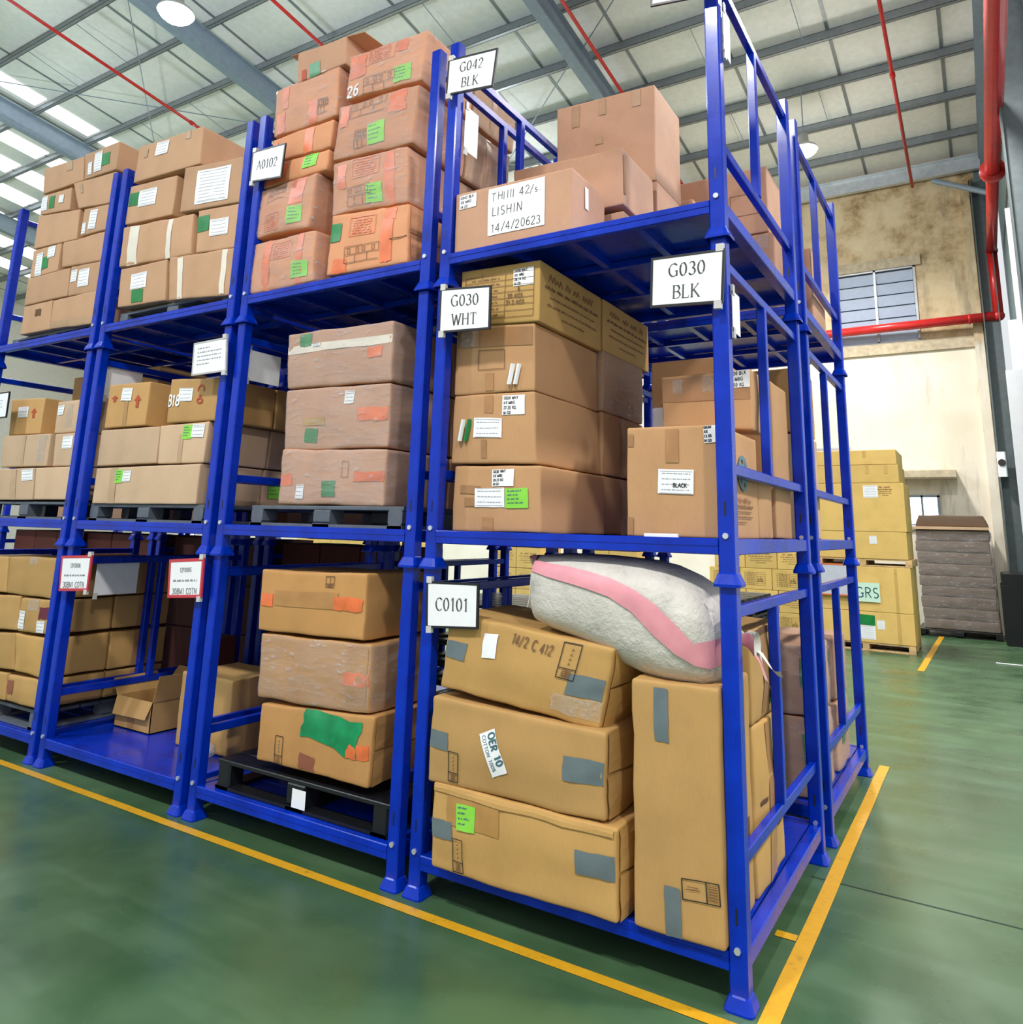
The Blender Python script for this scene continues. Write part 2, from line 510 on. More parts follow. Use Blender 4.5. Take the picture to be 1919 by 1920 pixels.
# upper louvred window
w1 = empty('window_1', (-.76, YW, 6.2))
tag(w1, kind='structure')
G().box(-.8, .82, .1, .11, .03, 1.76).done('blind_panel', 'steel', w1)
G().box(-.84, -.79, -.04, .06, .03, 1.78).box(.81, .86, -.04, .06, .03, 1.78).box(-.02, .03, -.04, .06, .03, 1.78).box(-.84, .86, -.04, .06, 0, .05).box(-.84, .86, -.04, .06, 1.74, 1.8).done('window_frame', 'wframe', w1)
for c in (0, 1):
    for r in range(6):
        x0, z0 = -.79 + c * .82, .06 + r * .28
        p = [(x0, .03, z0), (x0 + .77, .03, z0), (x0 + .77, -.03, z0 + .235), (x0, -.03, z0 + .235)]
        vs = p + [(a, b + .012, q) for a, b, q in p]
        mk('pane', vs, [(0, 1, 2, 3), (7, 6, 5, 4), (1, 0, 4, 5), (2, 1, 5, 6), (3, 2, 6, 7), (0, 3, 7, 4)], 'louvre', w1)
# small window under the concrete ledge
w2 = empty('window_2', (-.14, YW, 2.02))
tag(w2, kind='structure')
G().box(-.34, -.29, -.05, .02, 0, .74).box(.29, .34, -.05, .02, 0, .74).box(-.02, .02, -.05, .02, 0, .74).box(-.34, .34, -.05, .02, 0, .04).box(-.34, .34, -.05, .02, .7, .75).box(-.34, .34, -.045, .02, .1, .13).done('window_frame', 'steel', w2)
for x0 in (-.29, .02):
    for z0, z1 in ((.04, .1), (.13, .42), (.42, .7)):
        G().box(x0, x0 + .27, -.012, -.004, z0 + .005, z1 - .005).done('pane', 'lit', w2)
tag(G().box(-1.3, .56, YW - .5, YW, 3.1, 3.28, .02).done('trim_5', 'concrete'), kind='structure')

# corner column, near column and the white boards on the right
def i_column(name, x0, x1, y0, y1, z1, mat='column'):
    return tag(G().box(x0, x0 + .02, y0, y1, 0, z1).box(x1 - .02, x1, y0, y1, 0, z1).box(x0, x1, (y0 + y1) / 2 - .01, (y0 + y1) / 2 + .01, 0, z1).box(x0 - .01, x1 + .01, y0 - .01, y1 + .01, 0, .03).done(name, mat), kind='structure')
i_column('trim_6', 1.32, 1.62, 14.7, 15.05, 9.6)
i_column('trim_7', 1.66, 2.1, 8.5, 8.75, 11.0)
tag(G().box(1.41, 2.8, 9.0, 9.06, 0, 4.19).done('trim_8', 'white'), kind='structure')
tag(G().box(1.505, 2.8, 9.07, 9.13, 0, 4.93).done('trim_9', 'white'), kind='structure')
tag(G().box(1.635, 2.8, 9.4, 9.46, 0, 6.75).done('trim_10', 'white'), kind='structure')

# roof: sheets, purlins, rafters, tie rods
roof = empty('ceiling', (0, 0, 0))
tag(roof, kind='structure')
Y0R, Y1R = -14.0, 15.6
X0R, X1R = -34.2, 6.4
def skew(x0, x1, y0, y1, up, th):
    vs = []
    for dz in (up, up + th):
        for x, y in ((x0, y0), (x1, y0), (x1, y1), (x0, y1)):
            vs.append((x, y, roof_z(y) + dz))
    return vs, [(3, 2, 1, 0), (4, 5, 6, 7), (0, 1, 5, 4), (1, 2, 6, 5), (2, 3, 7, 6), (3, 0, 4, 7)]
x = X1R
k = 0
while x > X0R:
    xa = max(X0R, x - 1.79)
    mk('roof_panel', *skew(xa + .012, x - .012, Y0R, Y1R, 0, .04), 'roof', roof)
    mk('roof_rib', *skew(x - .03, x + .03, Y0R, Y1R, -.012, .02), 'purlin', roof)
    x = xa
# translucent strips let daylight in over the far bays
for xs, wd in ((-18.3, .55), (-20.9, .7), (-22.6, .9), (-24.3, .9), (-26.5, 1.0), (-28.4, 1.0), (-30.4, 1.0)):
    y = 14.05
    while y > Y0R + 1.4:
        mk('skylight_sheet', *skew(xs, xs + wd, y - 1.25, y - .08, -.02, .012), 'sky', roof)
        y -= 1.33
# a solid deck above the sheets keeps daylight out of the joints
mk('roof_deck', *skew(X0R, X1R, Y0R, Y1R, .09, .05), 'purlin', roof)
y = 14.05
while y > Y0R:
    z = roof_z(y)
    g = G()
    # lipped Z purlin: web, two flanges, lips
    for a, b, c0, c1 in ((-.006, .006, -.22, 0), (-.006, .075, -.008, 0), (-.075, .006, -.22, -.212), (.07, .075, -.03, 0), (-.075, -.07, -.22, -.195)):
        g.box(X0R, X1R, y + a, y + b, z + c0 - .005, z + c1 - .005)
    g.done('purlin', 'purlin', roof)
    y -= 1.33
for xr in (1.65, -5.05, -11.75, -18.45, -25.15):
    for a, b, c0, c1, nm in ((-.01, .01, -.72, -.23, 'web'), (-.11, .11, -.735, -.72, 'flange'), (-.11, .11, -.24, -.225, 'flange')):
        vs, fs = skew(xr + a, xr + b, Y0R, 15.1, c0, c1 - c0)
        mk('rafter_' + nm, vs, fs, 'steel', roof)
    if xr < 0:
        for yy in (10.2, 3.0, -4):
            z = roof_z(yy)
            mk('rafter_stiffener', *skew(xr - .1, xr + .1, yy - .006, yy + .006, -.72, .49), 'steel', roof)
for (a, b) in (((-18.4, 3.0), (-11.8, 8.3)), ((-11.8, 3.0), (-18.4, 8.3)), ((-11.7, 8.3), (-5.1, 13.6)), ((-5.1, 8.3), (-11.7, 13.6)), ((-5, 3.0), (1.6, 8.3)), ((1.6, 3.0), (-5, 8.3))):
    G().tube((a[0], a[1], roof_z(a[1]) - .3), (b[0], b[1], roof_z(b[1]) - .3), .012, 6).done('tie_rod', 'steel', roof)
for xs in (-16.2, -14.3, -9.5, -7.3, -3, -1.2):
    for yy in (3.4, 6.1, 8.8, 11.4):
        G().tube((xs, yy, roof_z(yy) - .1), (xs + .02, yy + 1.33, roof_z(yy + 1.33) - .2), .008, 5).done('sag_rod', 'steel', roof)
# eave beam along the back wall, and its knee brace
tag(G().box(-34, 1.66, 15.02, 15.04, 9.95, 10.3).box(-34, 1.66, 14.92, 15.04, 10.28, 10.31).box(-34, 1.66, 14.92, 15.04, 9.94, 9.96).done('trim_11', 'galv'), kind='structure')
tag(G().tube((.62, 14.95, 9.85), (1.75, 14.3, 9.0), .06, 8).done('trim_12', 'steel'), kind='structure')

# ---------------------------------------------------------------- fire pipes
def pipe(pts, r, label, joints=(), name='fire_pipe', group=None, kw=None):
    root = empty(name, pts[0])
    tag(root, label, 'pipe', group)
    for a, b in zip(pts, pts[1:]):
        G().tube(a, b, r, 12).done('pipe_length', 'red', root, True, pts[0])
    for p in pts[1:-1]:
        vs, fs = [], []
        me = G()
        for i in range(5):
            pass
        n = 8
        for i in range(n + 1):
            th = math.pi * i / n
            for j in range(12):
                ph = 2 * math.pi * j / 12
                vs.append((p[0] + r * 1.18 * math.sin(th) * math.cos(ph), p[1] + r * 1.18 * math.sin(th) * math.sin(ph), p[2] + r * 1.18 * math.cos(th)))
        for i in range(n):
            for j in range(12):
                fs.append((i * 12 + j, i * 12 + 12 + j, i * 12 + 12 + (j + 1) % 12, i * 12 + (j + 1) % 12))
        mk('elbow', vs, fs, 'red', root, True, pts[0])
    for a, b, rr in joints:
        G().tube(a, b, rr, 16).done('coupling', 'red', root, True, pts[0])
    return root
pipe([(1.62, -10, 8.05), (1.60, 11.0, 8.05)], .125, 'thick red fire main running overhead along the right columns', [((1.6, 10.85, 8.05), (1.6, 10.97, 8.05), .2)])
pipe([(1.60, 11.0, 8.05), (1.60, 14.85, 7.95), (1.60, 14.85, 6.5), (-2.6, 14.95, 6.5)], .1, 'red fire pipe dropping at the corner then crossing the louvred window', [((1.05, 14.87, 6.5), (1.09, 14.87, 6.5), .115)])
for xp, lab in ((.2, 'thin red sprinkler pipe right of the tall corner post, under the roof'), (-4.6, 'thin red sprinkler pipe beside the middle rafter, under the roof'), (-9.4, 'thin red sprinkler pipe ending behind the open topped carton'), (-14.2, 'thin dark red sprinkler pipe nearest the upper left corner')):
    pipe([(xp, -8, roof_z(-8) - .62), (xp, 15.0, roof_z(15.0) - .62)], .035, lab, [((xp, yy, roof_z(yy) - .62), (xp, yy + .1, roof_z(yy + .1) - .62), .05) for yy in (1.5, 6.2, 10.9)])

# ---------------------------------------------------------------- high bay lamps
def lathe(prof, n=24, c=(0, 0, 0)):
    vs = [(c[0] + r * math.cos(2 * math.pi * j / n), c[1] + r * math.sin(2 * math.pi * j / n), c[2] + z) for r, z in prof for j in range(n)]
    fs = [(i * n + j, i * n + (j + 1) % n, i * n + n + (j + 1) % n, i * n + n + j) for i in range(len(prof) - 1) for j in range(n)]
    return vs, fs
def lamp(xp, yp, zp, label, power=1.0):
    root = empty('highbay_lamp', (xp, yp, zp))
    tag(root, label, 'lamp', 'high bay lamps hanging under the roof')
    G().tube((0, 0, .3), (0, 0, roof_z(yp) - zp - .1), .012, 6).done('suspension_rod', 'steel', root)
    mk('lamp_housing', *lathe([(.02, .34), (.09, .33), (.1, .16), (.24, .06), (.27, .0), (.25, .0), (.22, .05), (.05, .12)]), 'silver', root, True)
    mk('lamp_diffuser', *lathe([(.24, .0), (.23, -.05), (.17, -.1), (.09, -.13), (.004, -.14)]), 'bulb', root, True)
    for kind, k in (('SPOT', 1.0), ('POINT', .14 if xp < -6 else .05)):
        ld = bpy.data.lights.new('lamp_light', kind)
        ld.energy = LAMP_W * 4 * power * k
        if kind == 'SPOT':
            ld.spot_size = math.radians(160)
            ld.spot_blend = .9
        ld.shadow_soft_size = .3
        ld.color = (.8, .91, 1.0) if xp < -6 else (1.0, .985, .95)
        lo = bpy.data.objects.new('lamp_light', ld)
        lo.location = (0, 0, -.4)
        COL.objects.link(lo)
        lo.parent = root
lamp(-8.95, 2.45, 9.4, 'bright round high bay lamp at the top left, glaring')
lamp(-1.5, 11.3, 9.42, 'small bright high bay lamp on a rod behind the right racks')
for xp, yp, zp, pw in ((5.2, 2.6, 9.0, 1.05), (1.0, 6.2, 9.4, .7), (-16.5, 2.45, 9.4, 1), (-9, 11.3, 9.4, 1), (-16.5, 11.3, 9.4, 1), (-1.5, -5.5, 9.4, .9), (-9, -5.5, 9.4, .9), (5.2, -5.5, 9.4, .9), (-24, 2.45, 9.4, 1)):  # unseen lamps; the first pair added to brighten right-hand faces and the aisle
    lamp(xp, yp, zp, 'unseen high bay lamp outside the picture', pw)
# ---------------------------------------------------------------- stacking racks
H, WU, DU, PX, PY = 1.6, 1.63, 1.61, 1.778, 1.914
PH = .037
def make_rack():
    root = empty('stacking_rack')
    posts = []
    for px, py in ((0, 0), (-WU, 0), (0, DU), (-WU, DU)):
        p = G().box(px - PH, px + PH, py, py + 2 * PH, .03, H + .005, .007).done('post', 'blue', root)
        rings, n = [], 16
        for zz, a in ((-.004, .06), (.008, .061), (.05, PH + .006), (.056, PH)):
            c = a * .62
            for qx, qy in ((a, -c), (a, 0), (a, c), (.9 * a, .9 * a), (c, a), (0, a), (-c, a), (-.9 * a, .9 * a), (-a, c), (-a, 0), (-a, -c), (-.9 * a, -.9 * a), (-c, -a), (0, -a), (c, -a), (.9 * a, -.9 * a)):
                rings.append((px + qx, py + PH + qy, zz))
        mk('foot_cup', rings, [(i * n + j, i * n + (j + 1) % n, i * n + n + (j + 1) % n, i * n + n + j) for i in range(3) for j in range(n)], 'blue', p)
        G().tube((px, py + .004, .212), (px, py - .009, .212), .0135, 8).done('bolt', 'bolt', p)
        G().box(px - .004, px + .004, py - .0015, py + .002, .30, .36).done('slot', 'black', p)
        posts.append(p)
    x0, x1 = -WU + PH, -PH
    for yy, s in ((0, 1), (DU + .03, -1)):
        G().box(x0, x1, yy + .002, yy + .04, .13, .2, .004).box(x0, x1, yy - .001, yy + .003, .168, .174).done('front_beam' if s == 1 else 'back_beam', 'blue', root)
    for px in (0, -WU):
        G().box(px - .03, px + .03, 2 * PH, DU, .13, .2, .004).done('side_beam', 'blue', root)
        G().box(px - .02, px + .02, 2 * PH, DU, .485, .535, .004).done('lower_rail', 'blue', root)
        G().box(px - .02, px + .02, 2 * PH, DU, 1.46, 1.51, .004).done('upper_rail', 'blue', root)
        G().box(px - .024, px + .024, .78, .83, .535, 1.46, .004).done('guard_bar', 'blue', root)
    G().box(x0, x1, .04, DU + .03, .186, .197).done('deck_sheet', 'blue', root)
    for t in (.25, .5, .75):
        xx = x0 + (x1 - x0) * t
        G().box(xx - .02, xx + .02, .04, DU + .03, .145, .186).done('deck_joist', 'blue', root)
    for yy in (.55, 1.1):
        G().box(x0, x1, yy - .02, yy + .02, .14, .18).done('deck_joist', 'blue', root)
    return root
def copy_tree(o, parent=None):
    c = o.copy()
    COL.objects.link(c)
    c.parent = parent
    for ch in o.children:
        copy_tree(ch, c)
    return c
rack0 = make_rack()
bay = ['right hand bay', 'second bay from the right', 'third bay from the right', 'far left bay']
tier = ['bottom', 'middle', 'top']
what = {(0, 0): 'its front foot nearest the camera', (0, 1): 'holding the G030 signs', (0, 2): 'with the tallest corner post',
        (1, 0): 'holding the black pallet', (1, 1): 'holding the shrink wrapped stack', (1, 2): 'holding two orange carton piles',
        (2, 0): 'holding only an open box', (2, 1): 'holding red arrow cartons', (2, 2): 'holding strapped brown cartons',
        (3, 0): 'holding battered tan cartons', (3, 1): 'cut by the left picture edge', (3, 2): 'holding the leftmost high stack'}
first = True
for row in (0, 1):
    for u in range(4):
        for l in range(3):
            r = rack0 if first else copy_tree(rack0)
            first = False
            r.location = (-u * PX, row * PY, l * H)
            if row == 0:
                tag(r, 'blue %s rack of the %s, %s' % (tier[l], bay[u], what[(u, l)]), 'rack', 'blue stacking racks')
            else:
                tag(r, 'blue %s rack of the back row, directly behind the %s' % (tier[l], bay[u]), 'rack', 'blue stacking racks')

for u, nm in ((4, 'farthest left but one'), (5, 'farthest left')):  # racks added with dark loads to black out the gaps at the left
    for l in (0, 1):
        rk = copy_tree(rack0)
        rk.location = (-u * PX, PY, l * H)
        tag(rk, 'added blue %s rack of the back row, %s' % (tier[l], nm), 'rack', 'blue stacking racks')
# ---------------------------------------------------------------- pallets
def plastic_pallet(x0, x1, y0, y1, z, h, mat, label, name='plastic_pallet', group=None):
    root = empty(name, ((x0 + x1) / 2, (y0 + y1) / 2, z))
    tag(root, label, 'pallet', group)
    W_, D_ = x1 - x0, y1 - y0
    n = 7
    for i in range(n):
        yy = -D_ / 2 + i * D_ / n
        G().box(-W_ / 2, W_ / 2, yy + .008, yy + D_ / n - .008, h - .025, h, .004).done('deck_slat', mat, root)
    for i in range(3):
        xx = (-1, 0, 1)[i]
        wv = .11 if i != 1 else .14
        cx = xx * (W_ / 2 - wv / 2 - .005)
        for yy in (-1, 0, 1):
            cy = yy * (D_ / 2 - .065)
            G().box(cx - wv / 2, cx + wv / 2, cy - .06, cy + .06, .022, h - .02, .012).done('foot_block', mat, root)
        G().box(cx - wv / 2, cx + wv / 2, -D_ / 2, D_ / 2, 0, .022).done('skid', mat, root)
    G().box(-W_ / 2, W_ / 2, -D_ / 2, -D_ / 2 + .1, 0, .018).done('skid', mat, root)
    return root
plastic_pallet(-3.24, -1.92, .10, 1.3, 1.8, .13, 'gpal', 'dark grey plastic pallet under the shrink wrapped stack, second bay middle rack')
plastic_pallet(-5.12, -3.70, .07, 1.2, 1.8, .13, 'gpal', 'grey plastic pallet under the long pale carton, third bay middle rack')
plastic_pallet(-6.9, -5.40, .07, 1.2, 1.8, .145, 'gpal', 'grey plastic pallet at the left picture edge, middle rack')
plastic_pallet(-5.08, -3.64, .07, 1.2, 3.4, .1, 'gpal', 'pale grey plastic pallet under the strapped cartons, third bay top rack')
plastic_pallet(-6.85, -5.42, .07, 1.2, 3.4, .07, 'gpal', 'pale grey plastic pallet under the far left high stack, top rack')
plastic_pallet(-6.85, -5.42, .06, 1.2, .2, .14, 'gpal', 'grey plastic pallet under the battered cartons, far left bottom rack')
bp = plastic_pallet(-3.26, -1.86, .05, 1.2, .2, .165, 'bpal', 'shiny black plastic pallet under three orange taped cartons, second bay')
lb = mk('paper_label', [(-.02, -.5775, .02), (.09, -.5775, .02), (.09, -.5775, .12), (-.02, -.5775, .12)], [(0, 1, 2, 3)], 'white', bp)
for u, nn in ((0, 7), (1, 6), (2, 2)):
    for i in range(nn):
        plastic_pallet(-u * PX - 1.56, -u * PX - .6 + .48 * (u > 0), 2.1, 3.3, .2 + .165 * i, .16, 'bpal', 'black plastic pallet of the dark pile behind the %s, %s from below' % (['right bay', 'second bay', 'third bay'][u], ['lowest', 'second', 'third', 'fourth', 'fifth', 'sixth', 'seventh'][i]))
def wooden_pallet(x0, x1, y0, y1, z, h, label):
    root = empty('wooden_pallet', ((x0 + x1) / 2, (y0 + y1) / 2, z))
    tag(root, label, 'pallet', 'wooden pallets under yellow cartons')
    W_, D_ = x1 - x0, y1 - y0
    for i in range(6):
        yy = -D_ / 2 + i * D_ / 6
        G().box(-W_ / 2, W_ / 2, yy + .012, yy + D_ / 6 - .012, h - .022, h).done('deck_plank', 'wood', root)
    for t in (-1, 0, 1):
        cx = t * (W_ / 2 - .05)
        G().box(cx - .05, cx + .05, -D_ / 2, D_ / 2, .02, h - .022).done('stringer', 'wood', root)
    for yy in (-D_ / 2, -.05, D_ / 2 - .1):
        G().box(-W_ / 2, W_ / 2, yy, yy + .1, 0, .02).done('bottom_plank', 'wood', root)
    return root

# ---------------------------------------------------------------- cartons
class Box:
    """a hexahedral carton: front quad in the XZ plane at depth y0, rounded edges, bulging and crumpled skin"""
    def __init__(s, q, y0, dep, cr, seed):
        s.TL, s.TR, s.BR, s.BL = [(q[i], q[i + 1]) for i in (0, 2, 4, 6)]
        s.y0, s.dep, s.cr, s.seed = y0, dep, cr, seed
        s.W = (math.dist(s.TL, s.TR) + math.dist(s.BL, s.BR)) / 2
        s.H = (math.dist(s.TL, s.BL) + math.dist(s.TR, s.BR)) / 2
        s.r = .006 + .0011 * cr
        s.org = ((s.BL[0] + s.BR[0]) / 2, y0 + dep / 2, min(s.BL[1], s.BR[1]))
    def at(s, a, b, c, off=0, n=None):
        """a across, b into the depth, c up, all 0..1; off = metres outward along box axis n"""
        L = (s.W, s.dep, s.H)
        p = [a * L[0], b * L[1], c * L[2]]
        qv = [min(max(p[i], s.r), L[i] - s.r) for i in range(3)]
        d = [p[i] - qv[i] for i in range(3)]
        dl = math.sqrt(sum(x * x for x in d))
        if dl > 1e-9:
            p = [qv[i] + d[i] / dl * s.r for i in range(3)]
        bu = s.cr * .0009
        sx, sy, sz = [math.sin(math.pi * min(max(t, 0), 1)) for t in (a, b, c)]
        if a <= .001: p[0] -= bu * sy * sz * 2
        if a >= .999: p[0] += bu * sy * sz * 2
        if b <= .001: p[1] -= bu * sx * sz * 2
        if b >= .999: p[1] += bu * sx * sz * 2
        if c >= .999: p[2] -= bu * sx * sy * 1.5
        if n is not None:
            p[n[0]] += n[1] * off
        u, v = p[0] / L[0], p[2] / L[2]
        x = (1 - u) * (1 - v) * s.BL[0] + u * (1 - v) * s.BR[0] + u * v * s.TR[0] + (1 - u) * v * s.TL[0]
        z = (1 - u) * (1 - v) * s.BL[1] + u * (1 - v) * s.BR[1] + u * v * s.TR[1] + (1 - u) * v * s.TL[1]
        w_ = Vector((x, s.y0 + p[1], z))
        if s.cr:
            k = noise.noise_vector(Vector((x * 4.3 + s.seed, w_.y * 4.3, z * 5.2)))
            k2 = noise.noise_vector(Vector((x * 13 + s.seed, w_.y * 13, z * 15)))
            w_ += (k * 1.25 + k2 * .5) * (s.cr * .001)
        return (w_.x, w_.y, w_.z)
    def F(s, u, v, off):
        return s.at(u, 0, v, off, (1, -1))
    def R(s, u, v, off):
        return s.at(1, u, v, off, (0, 1))
    def body(s, n=7):
        def ticks(L):
            e = s.r / L
            mid = [2.2 * e + (1 - 4.4 * e) * i / n for i in range(n + 1)]
            return [0, e * .3, e] + mid + [1 - e, 1 - .3 * e, 1]
        T = [ticks(L) for L in (s.W, s.dep, s.H)]
        vs, fs, idx = [], [], {}
        def vid(i, j, k):
            if (i, j, k) not in idx:
                idx[(i, j, k)] = len(vs)
                vs.append(s.at(T[0][i], T[1][j], T[2][k]))
            return idx[(i, j, k)]
        m = len(T[0]) - 1
        for i in range(m):
            for j in range(m):
                for e in (0, m):
                    f = [vid(e, i, j), vid(e, i + 1, j), vid(e, i + 1, j + 1), vid(e, i, j + 1)]
                    fs.append(f if e else f[::-1])
                    f = [vid(i, e, j), vid(i + 1, e, j), vid(i + 1, e, j + 1), vid(i, e, j + 1)]
                    fs.append(f[::-1] if e else f)
                    f = [vid(i, j, e), vid(i + 1, j, e), vid(i + 1, j + 1, e), vid(i, j + 1, e)]
                    fs.append(f if e else f[::-1])
        return vs, fs

def patch(bx, face, u0, v0, u1, v1, off, rot=0, ragged=0, rnd=None, nx=5, ny=5):
    fn = bx.F if face == 'F' else bx.R
    LX, LY = (bx.W if face == 'F' else bx.dep), bx.H
    vs, fs = [], []
    cu, cv = (u0 + u1) / 2, (v0 + v1) / 2
    for j in range(ny + 1):
        for i in range(nx + 1):
            du, dv = (u0 + (u1 - u0) * i / nx - cu) * LX, (v0 + (v1 - v0) * j / ny - cv) * LY
            if ragged and i in (0, nx) or ragged and j in (0, ny):
                du += rnd.uniform(-ragged, ragged)
                dv += rnd.uniform(-ragged, ragged)
            if rot:
                du, dv = du * math.cos(rot) - dv * math.sin(rot), du * math.sin(rot) + dv * math.cos(rot)
            vs.append(fn(cu + du / LX, cv + dv / LY, off))
    for j in range(ny):
        for i in range(nx):
            k = j * (nx + 1) + i
            fs.append((k, k + 1, k + nx + 2, k + nx + 1))
    return vs, fs
def inked(bx, face, lines, wfun, off, rect, rot=0):
    """ribbons drawn in metres inside rect=(u0,v0) origin"""
    fn = bx.F if face == 'F' else bx.R
    LX = bx.W if face == 'F' else bx.dep
    seg = []
    for ln in lines:       # split long strokes so they follow the skin
        o = [ln[0]]
        for a, b in zip(ln, ln[1:]):
            n = max(1, int(math.dist(a, b) / .06))
            o += [(a[0] + (b[0] - a[0]) * i / n, a[1] + (b[1] - a[1]) * i / n) for i in range(1, n + 1)]
        seg.append(o)
    v2, fs = ribbons(seg, wfun)
    c, s_ = math.cos(rot), math.sin(rot)
    return [fn(rect[0] + (x * c - y * s_) / LX, rect[1] + (x * s_ + y * c) / bx.H, off) for x, y in v2], fs

def rect_lines(x0, y0, x1, y1):
    return [[(x0, y0), (x1, y0), (x1, y1), (x0, y1), (x0, y0)]]
def scrawl(rnd, x0, x1, y, h, gap=.25):
    """a row of illegible small print"""
    out, x = [], x0
    while x < x1:
        wl = rnd.uniform(1.2, 4) * h
        p, k = [], 0
        while k * h * .45 < wl and x + k * h * .45 < x1:
            p.append((x + k * h * .45, y + (h if k % 2 else 0) * rnd.uniform(.6, 1)))
            k += 1
        if len(p) > 1:
            out.append(p)
        x += wl + h * .8
    return out

STYLE = {'w': ('paper_label', 'white'), 'W': ('paper_label', 'white'), 'L': ('lime_sticker', 'lime'), 'G': ('green_sticker', 'green'),
         'D': ('duct_tape', 'duct'), 'O': ('orange_tape', 'orange'), 'T': ('packing_tape', 'tape'), 't': ('tape_mark', 'tape'), 'c': ('clear_tape', 'clear'),
         'S': ('strap', 'strap'), 'K': ('paper_label', 'white'), 'n': ('rust_patch', 'rust'), 'mr': ('maroon_patch', 'maroon'), 'y': ('yellow_strip', 'yl3'),
         'r': ('red_patch', 'red_ink'), 'd': ('hand_hole', 'seam'), 'GT': ('torn_green_tape', 'gtape'), 'Z': ('paper_sheet', 'white')}
TINT = {}
def dec(bx, root, d, i, rnd):
    k, u0, v0, u1, v1 = d[:5]
    face = 'F'
    if k.startswith('R:'):
        face, k = 'R', k[2:]
    txt = d[5] if len(d) > 5 else None
    off = .0035 + .0004 * i
    LX = bx.W if face == 'F' else bx.dep
    wm, hm = (u1 - u0) * LX, (v1 - v0) * bx.H
    fn = bx.F if face == 'F' else bx.R
    def ink(name, lines, wd, mat, o=.0008, par=None, org=None, rot=0):
        vs, fs = inked(bx, face, lines, (lambda a, b: wd) if not callable(wd) else wd, off + o, org or (u0, v0), rot)
        if fs:
            o_ = mk(name, vs, fs, mat, par or root, org=bx.org)
            if name in ('small_print', 'printed_text', 'printed_table', 'printed_mark', 'red_mark'):
                o_['kind'] = 'stuff'
            return o_
    if k in STYLE:
        nm, mat = STYLE[k]
        if k == 't':
            mat = CARD_TAPE[bx.col]
        rag = {'c': .006, 'GT': .014, 'O': .006, 'n': .008, 'D': .002, 'S': .003, 'mr': .006, 'd': .004}.get(k, 0)
        rot = 0
        if k == 'K':
            rot = math.radians(24)
            cu, cv = (u0 + u1) / 2, (v0 + v1) / 2
            u0, u1, v0, v1 = cu - .046 / LX, cu + .046 / LX, cv - .098 / bx.H, cv + .098 / bx.H
        elif k in 'wW' and wm < .2:
            rot = rnd.uniform(-.05, .05)
        elif k == 'GT':
            rot = -.16
        elif k in 'LG':
            rot = rnd.uniform(-.06, .06)
        p = mk(nm, *patch(bx, face, u0, v0, u1, v1, off, rot, rag, rnd), mat, root, True, bx.org)
        if k == 'w' and wm > .06:
            n = max(2, int(hm / .028))
            ls = []
            for j in range(n):
                ls += scrawl(rnd, wm * .1, wm * .9, hm * (1 - (j + .75) / (n + .5)), .005)
            ls += [[(wm * .05, hm * .05), (wm * .95, hm * .05)], [(wm * .05, hm * .94), (wm * .95, hm * .94)]]
            ink('small_print', ls, .0022, 'grey_ink', par=p, rot=rot)
            if txt:
                hh = .018
                ink('lettering', strokes(txt, wm * .42, hm * .3, hh), .004, 'ink', .0012, p, rot=rot)
        if k == 'L':
            ls = []
            for j in range(4):
                ls += scrawl(rnd, wm * .12, wm * rnd.uniform(.5, .85), hm * (.82 - j * .2), .007)
            ink('small_print', ls, .0035, 'dgreen_ink', par=p, rot=rot)
        if k in 'WZ' and txt:
            rows = txt.split('|')
            n = len(rows)
            for j, t in enumerate(rows):
                hh = min(hm / n * .55, wm * .86 / text_width(t, .14))
                ls = strokes(t, wm * .07, hm * (1 - (j + .82) / n), hh, .14, .07, rnd=rnd)
                ink('handwriting', ls, max(.0035, hh * .085), 'ink', par=p, rot=rot)
        if k == 'K':
            c_, s_ = math.cos(rot - math.pi / 2), math.sin(rot - math.pi / 2)
            cu, cv = (u0 + u1) / 2, (v0 + v1) / 2
            for t, yy, hh, mt, wd in (('OER 10', .004, .036, 'dgreen_ink', .0085), ('COTTON 100%', -.032, .02, 'teal', .003)):
                sc = min(1, .175 / (text_width(t) * hh))
                ls = strokes(t, -.086, yy, hh, wscale=sc)
                ls = [[(x * c_ - y * s_, x * s_ + y * c_) for x, y in l] for l in ls]
                vs, fs = inked(bx, face, ls, lambda a, b: wd, off + .001, (cu, cv))
                mk('lettering', vs, fs, mt, p, org=bx.org)
        return
    if k == 'F':      # edge of a top flap that stands slightly proud
        mk('top_flap', *patch(bx, face, .01, .9, .985, .995, off + .004, 0, .003, rnd, 12, 2), bx.col, root, False, bx.org)
    elif k == 'M':    # upright handling mark
        ls = rect_lines(0, 0, wm, hm) + [[(0, hm * .3), (wm, hm * .3)]]
        ink('printed_mark', ls, .0045, 'brown_ink' if bx.W < .9 else 'ink')
        ls = [[(wm * .25, hm * (.05 + .05 * j)), (wm * .75, hm * (.05 + .05 * j))] for j in range(5)] + [[(wm * .5, hm * .04), (wm * .5, hm * .27)], [(wm * .3, hm * .15), (wm * .4, hm * .04)]]
        ink('printed_mark', ls, .004, 'brown_ink')
        ink('printed_mark', [[(wm * .5, hm * (.42 + .13 * j)), (wm * .56, hm * (.46 + .13 * j))] for j in range(4)], .006, 'brown_ink')
    elif k == 'N':
        ls = rect_lines(0, 0, wm, hm) + [[(wm * .66, 0), (wm * .66, hm)]]
        ink('printed_mark', ls, .0045, 'ink')
        ink('printed_mark', [[(wm * .7, hm * (.15 + .13 * j)), (wm * .95, hm * (.15 + .13 * j))] for j in range(6)], .004, 'brown_ink')
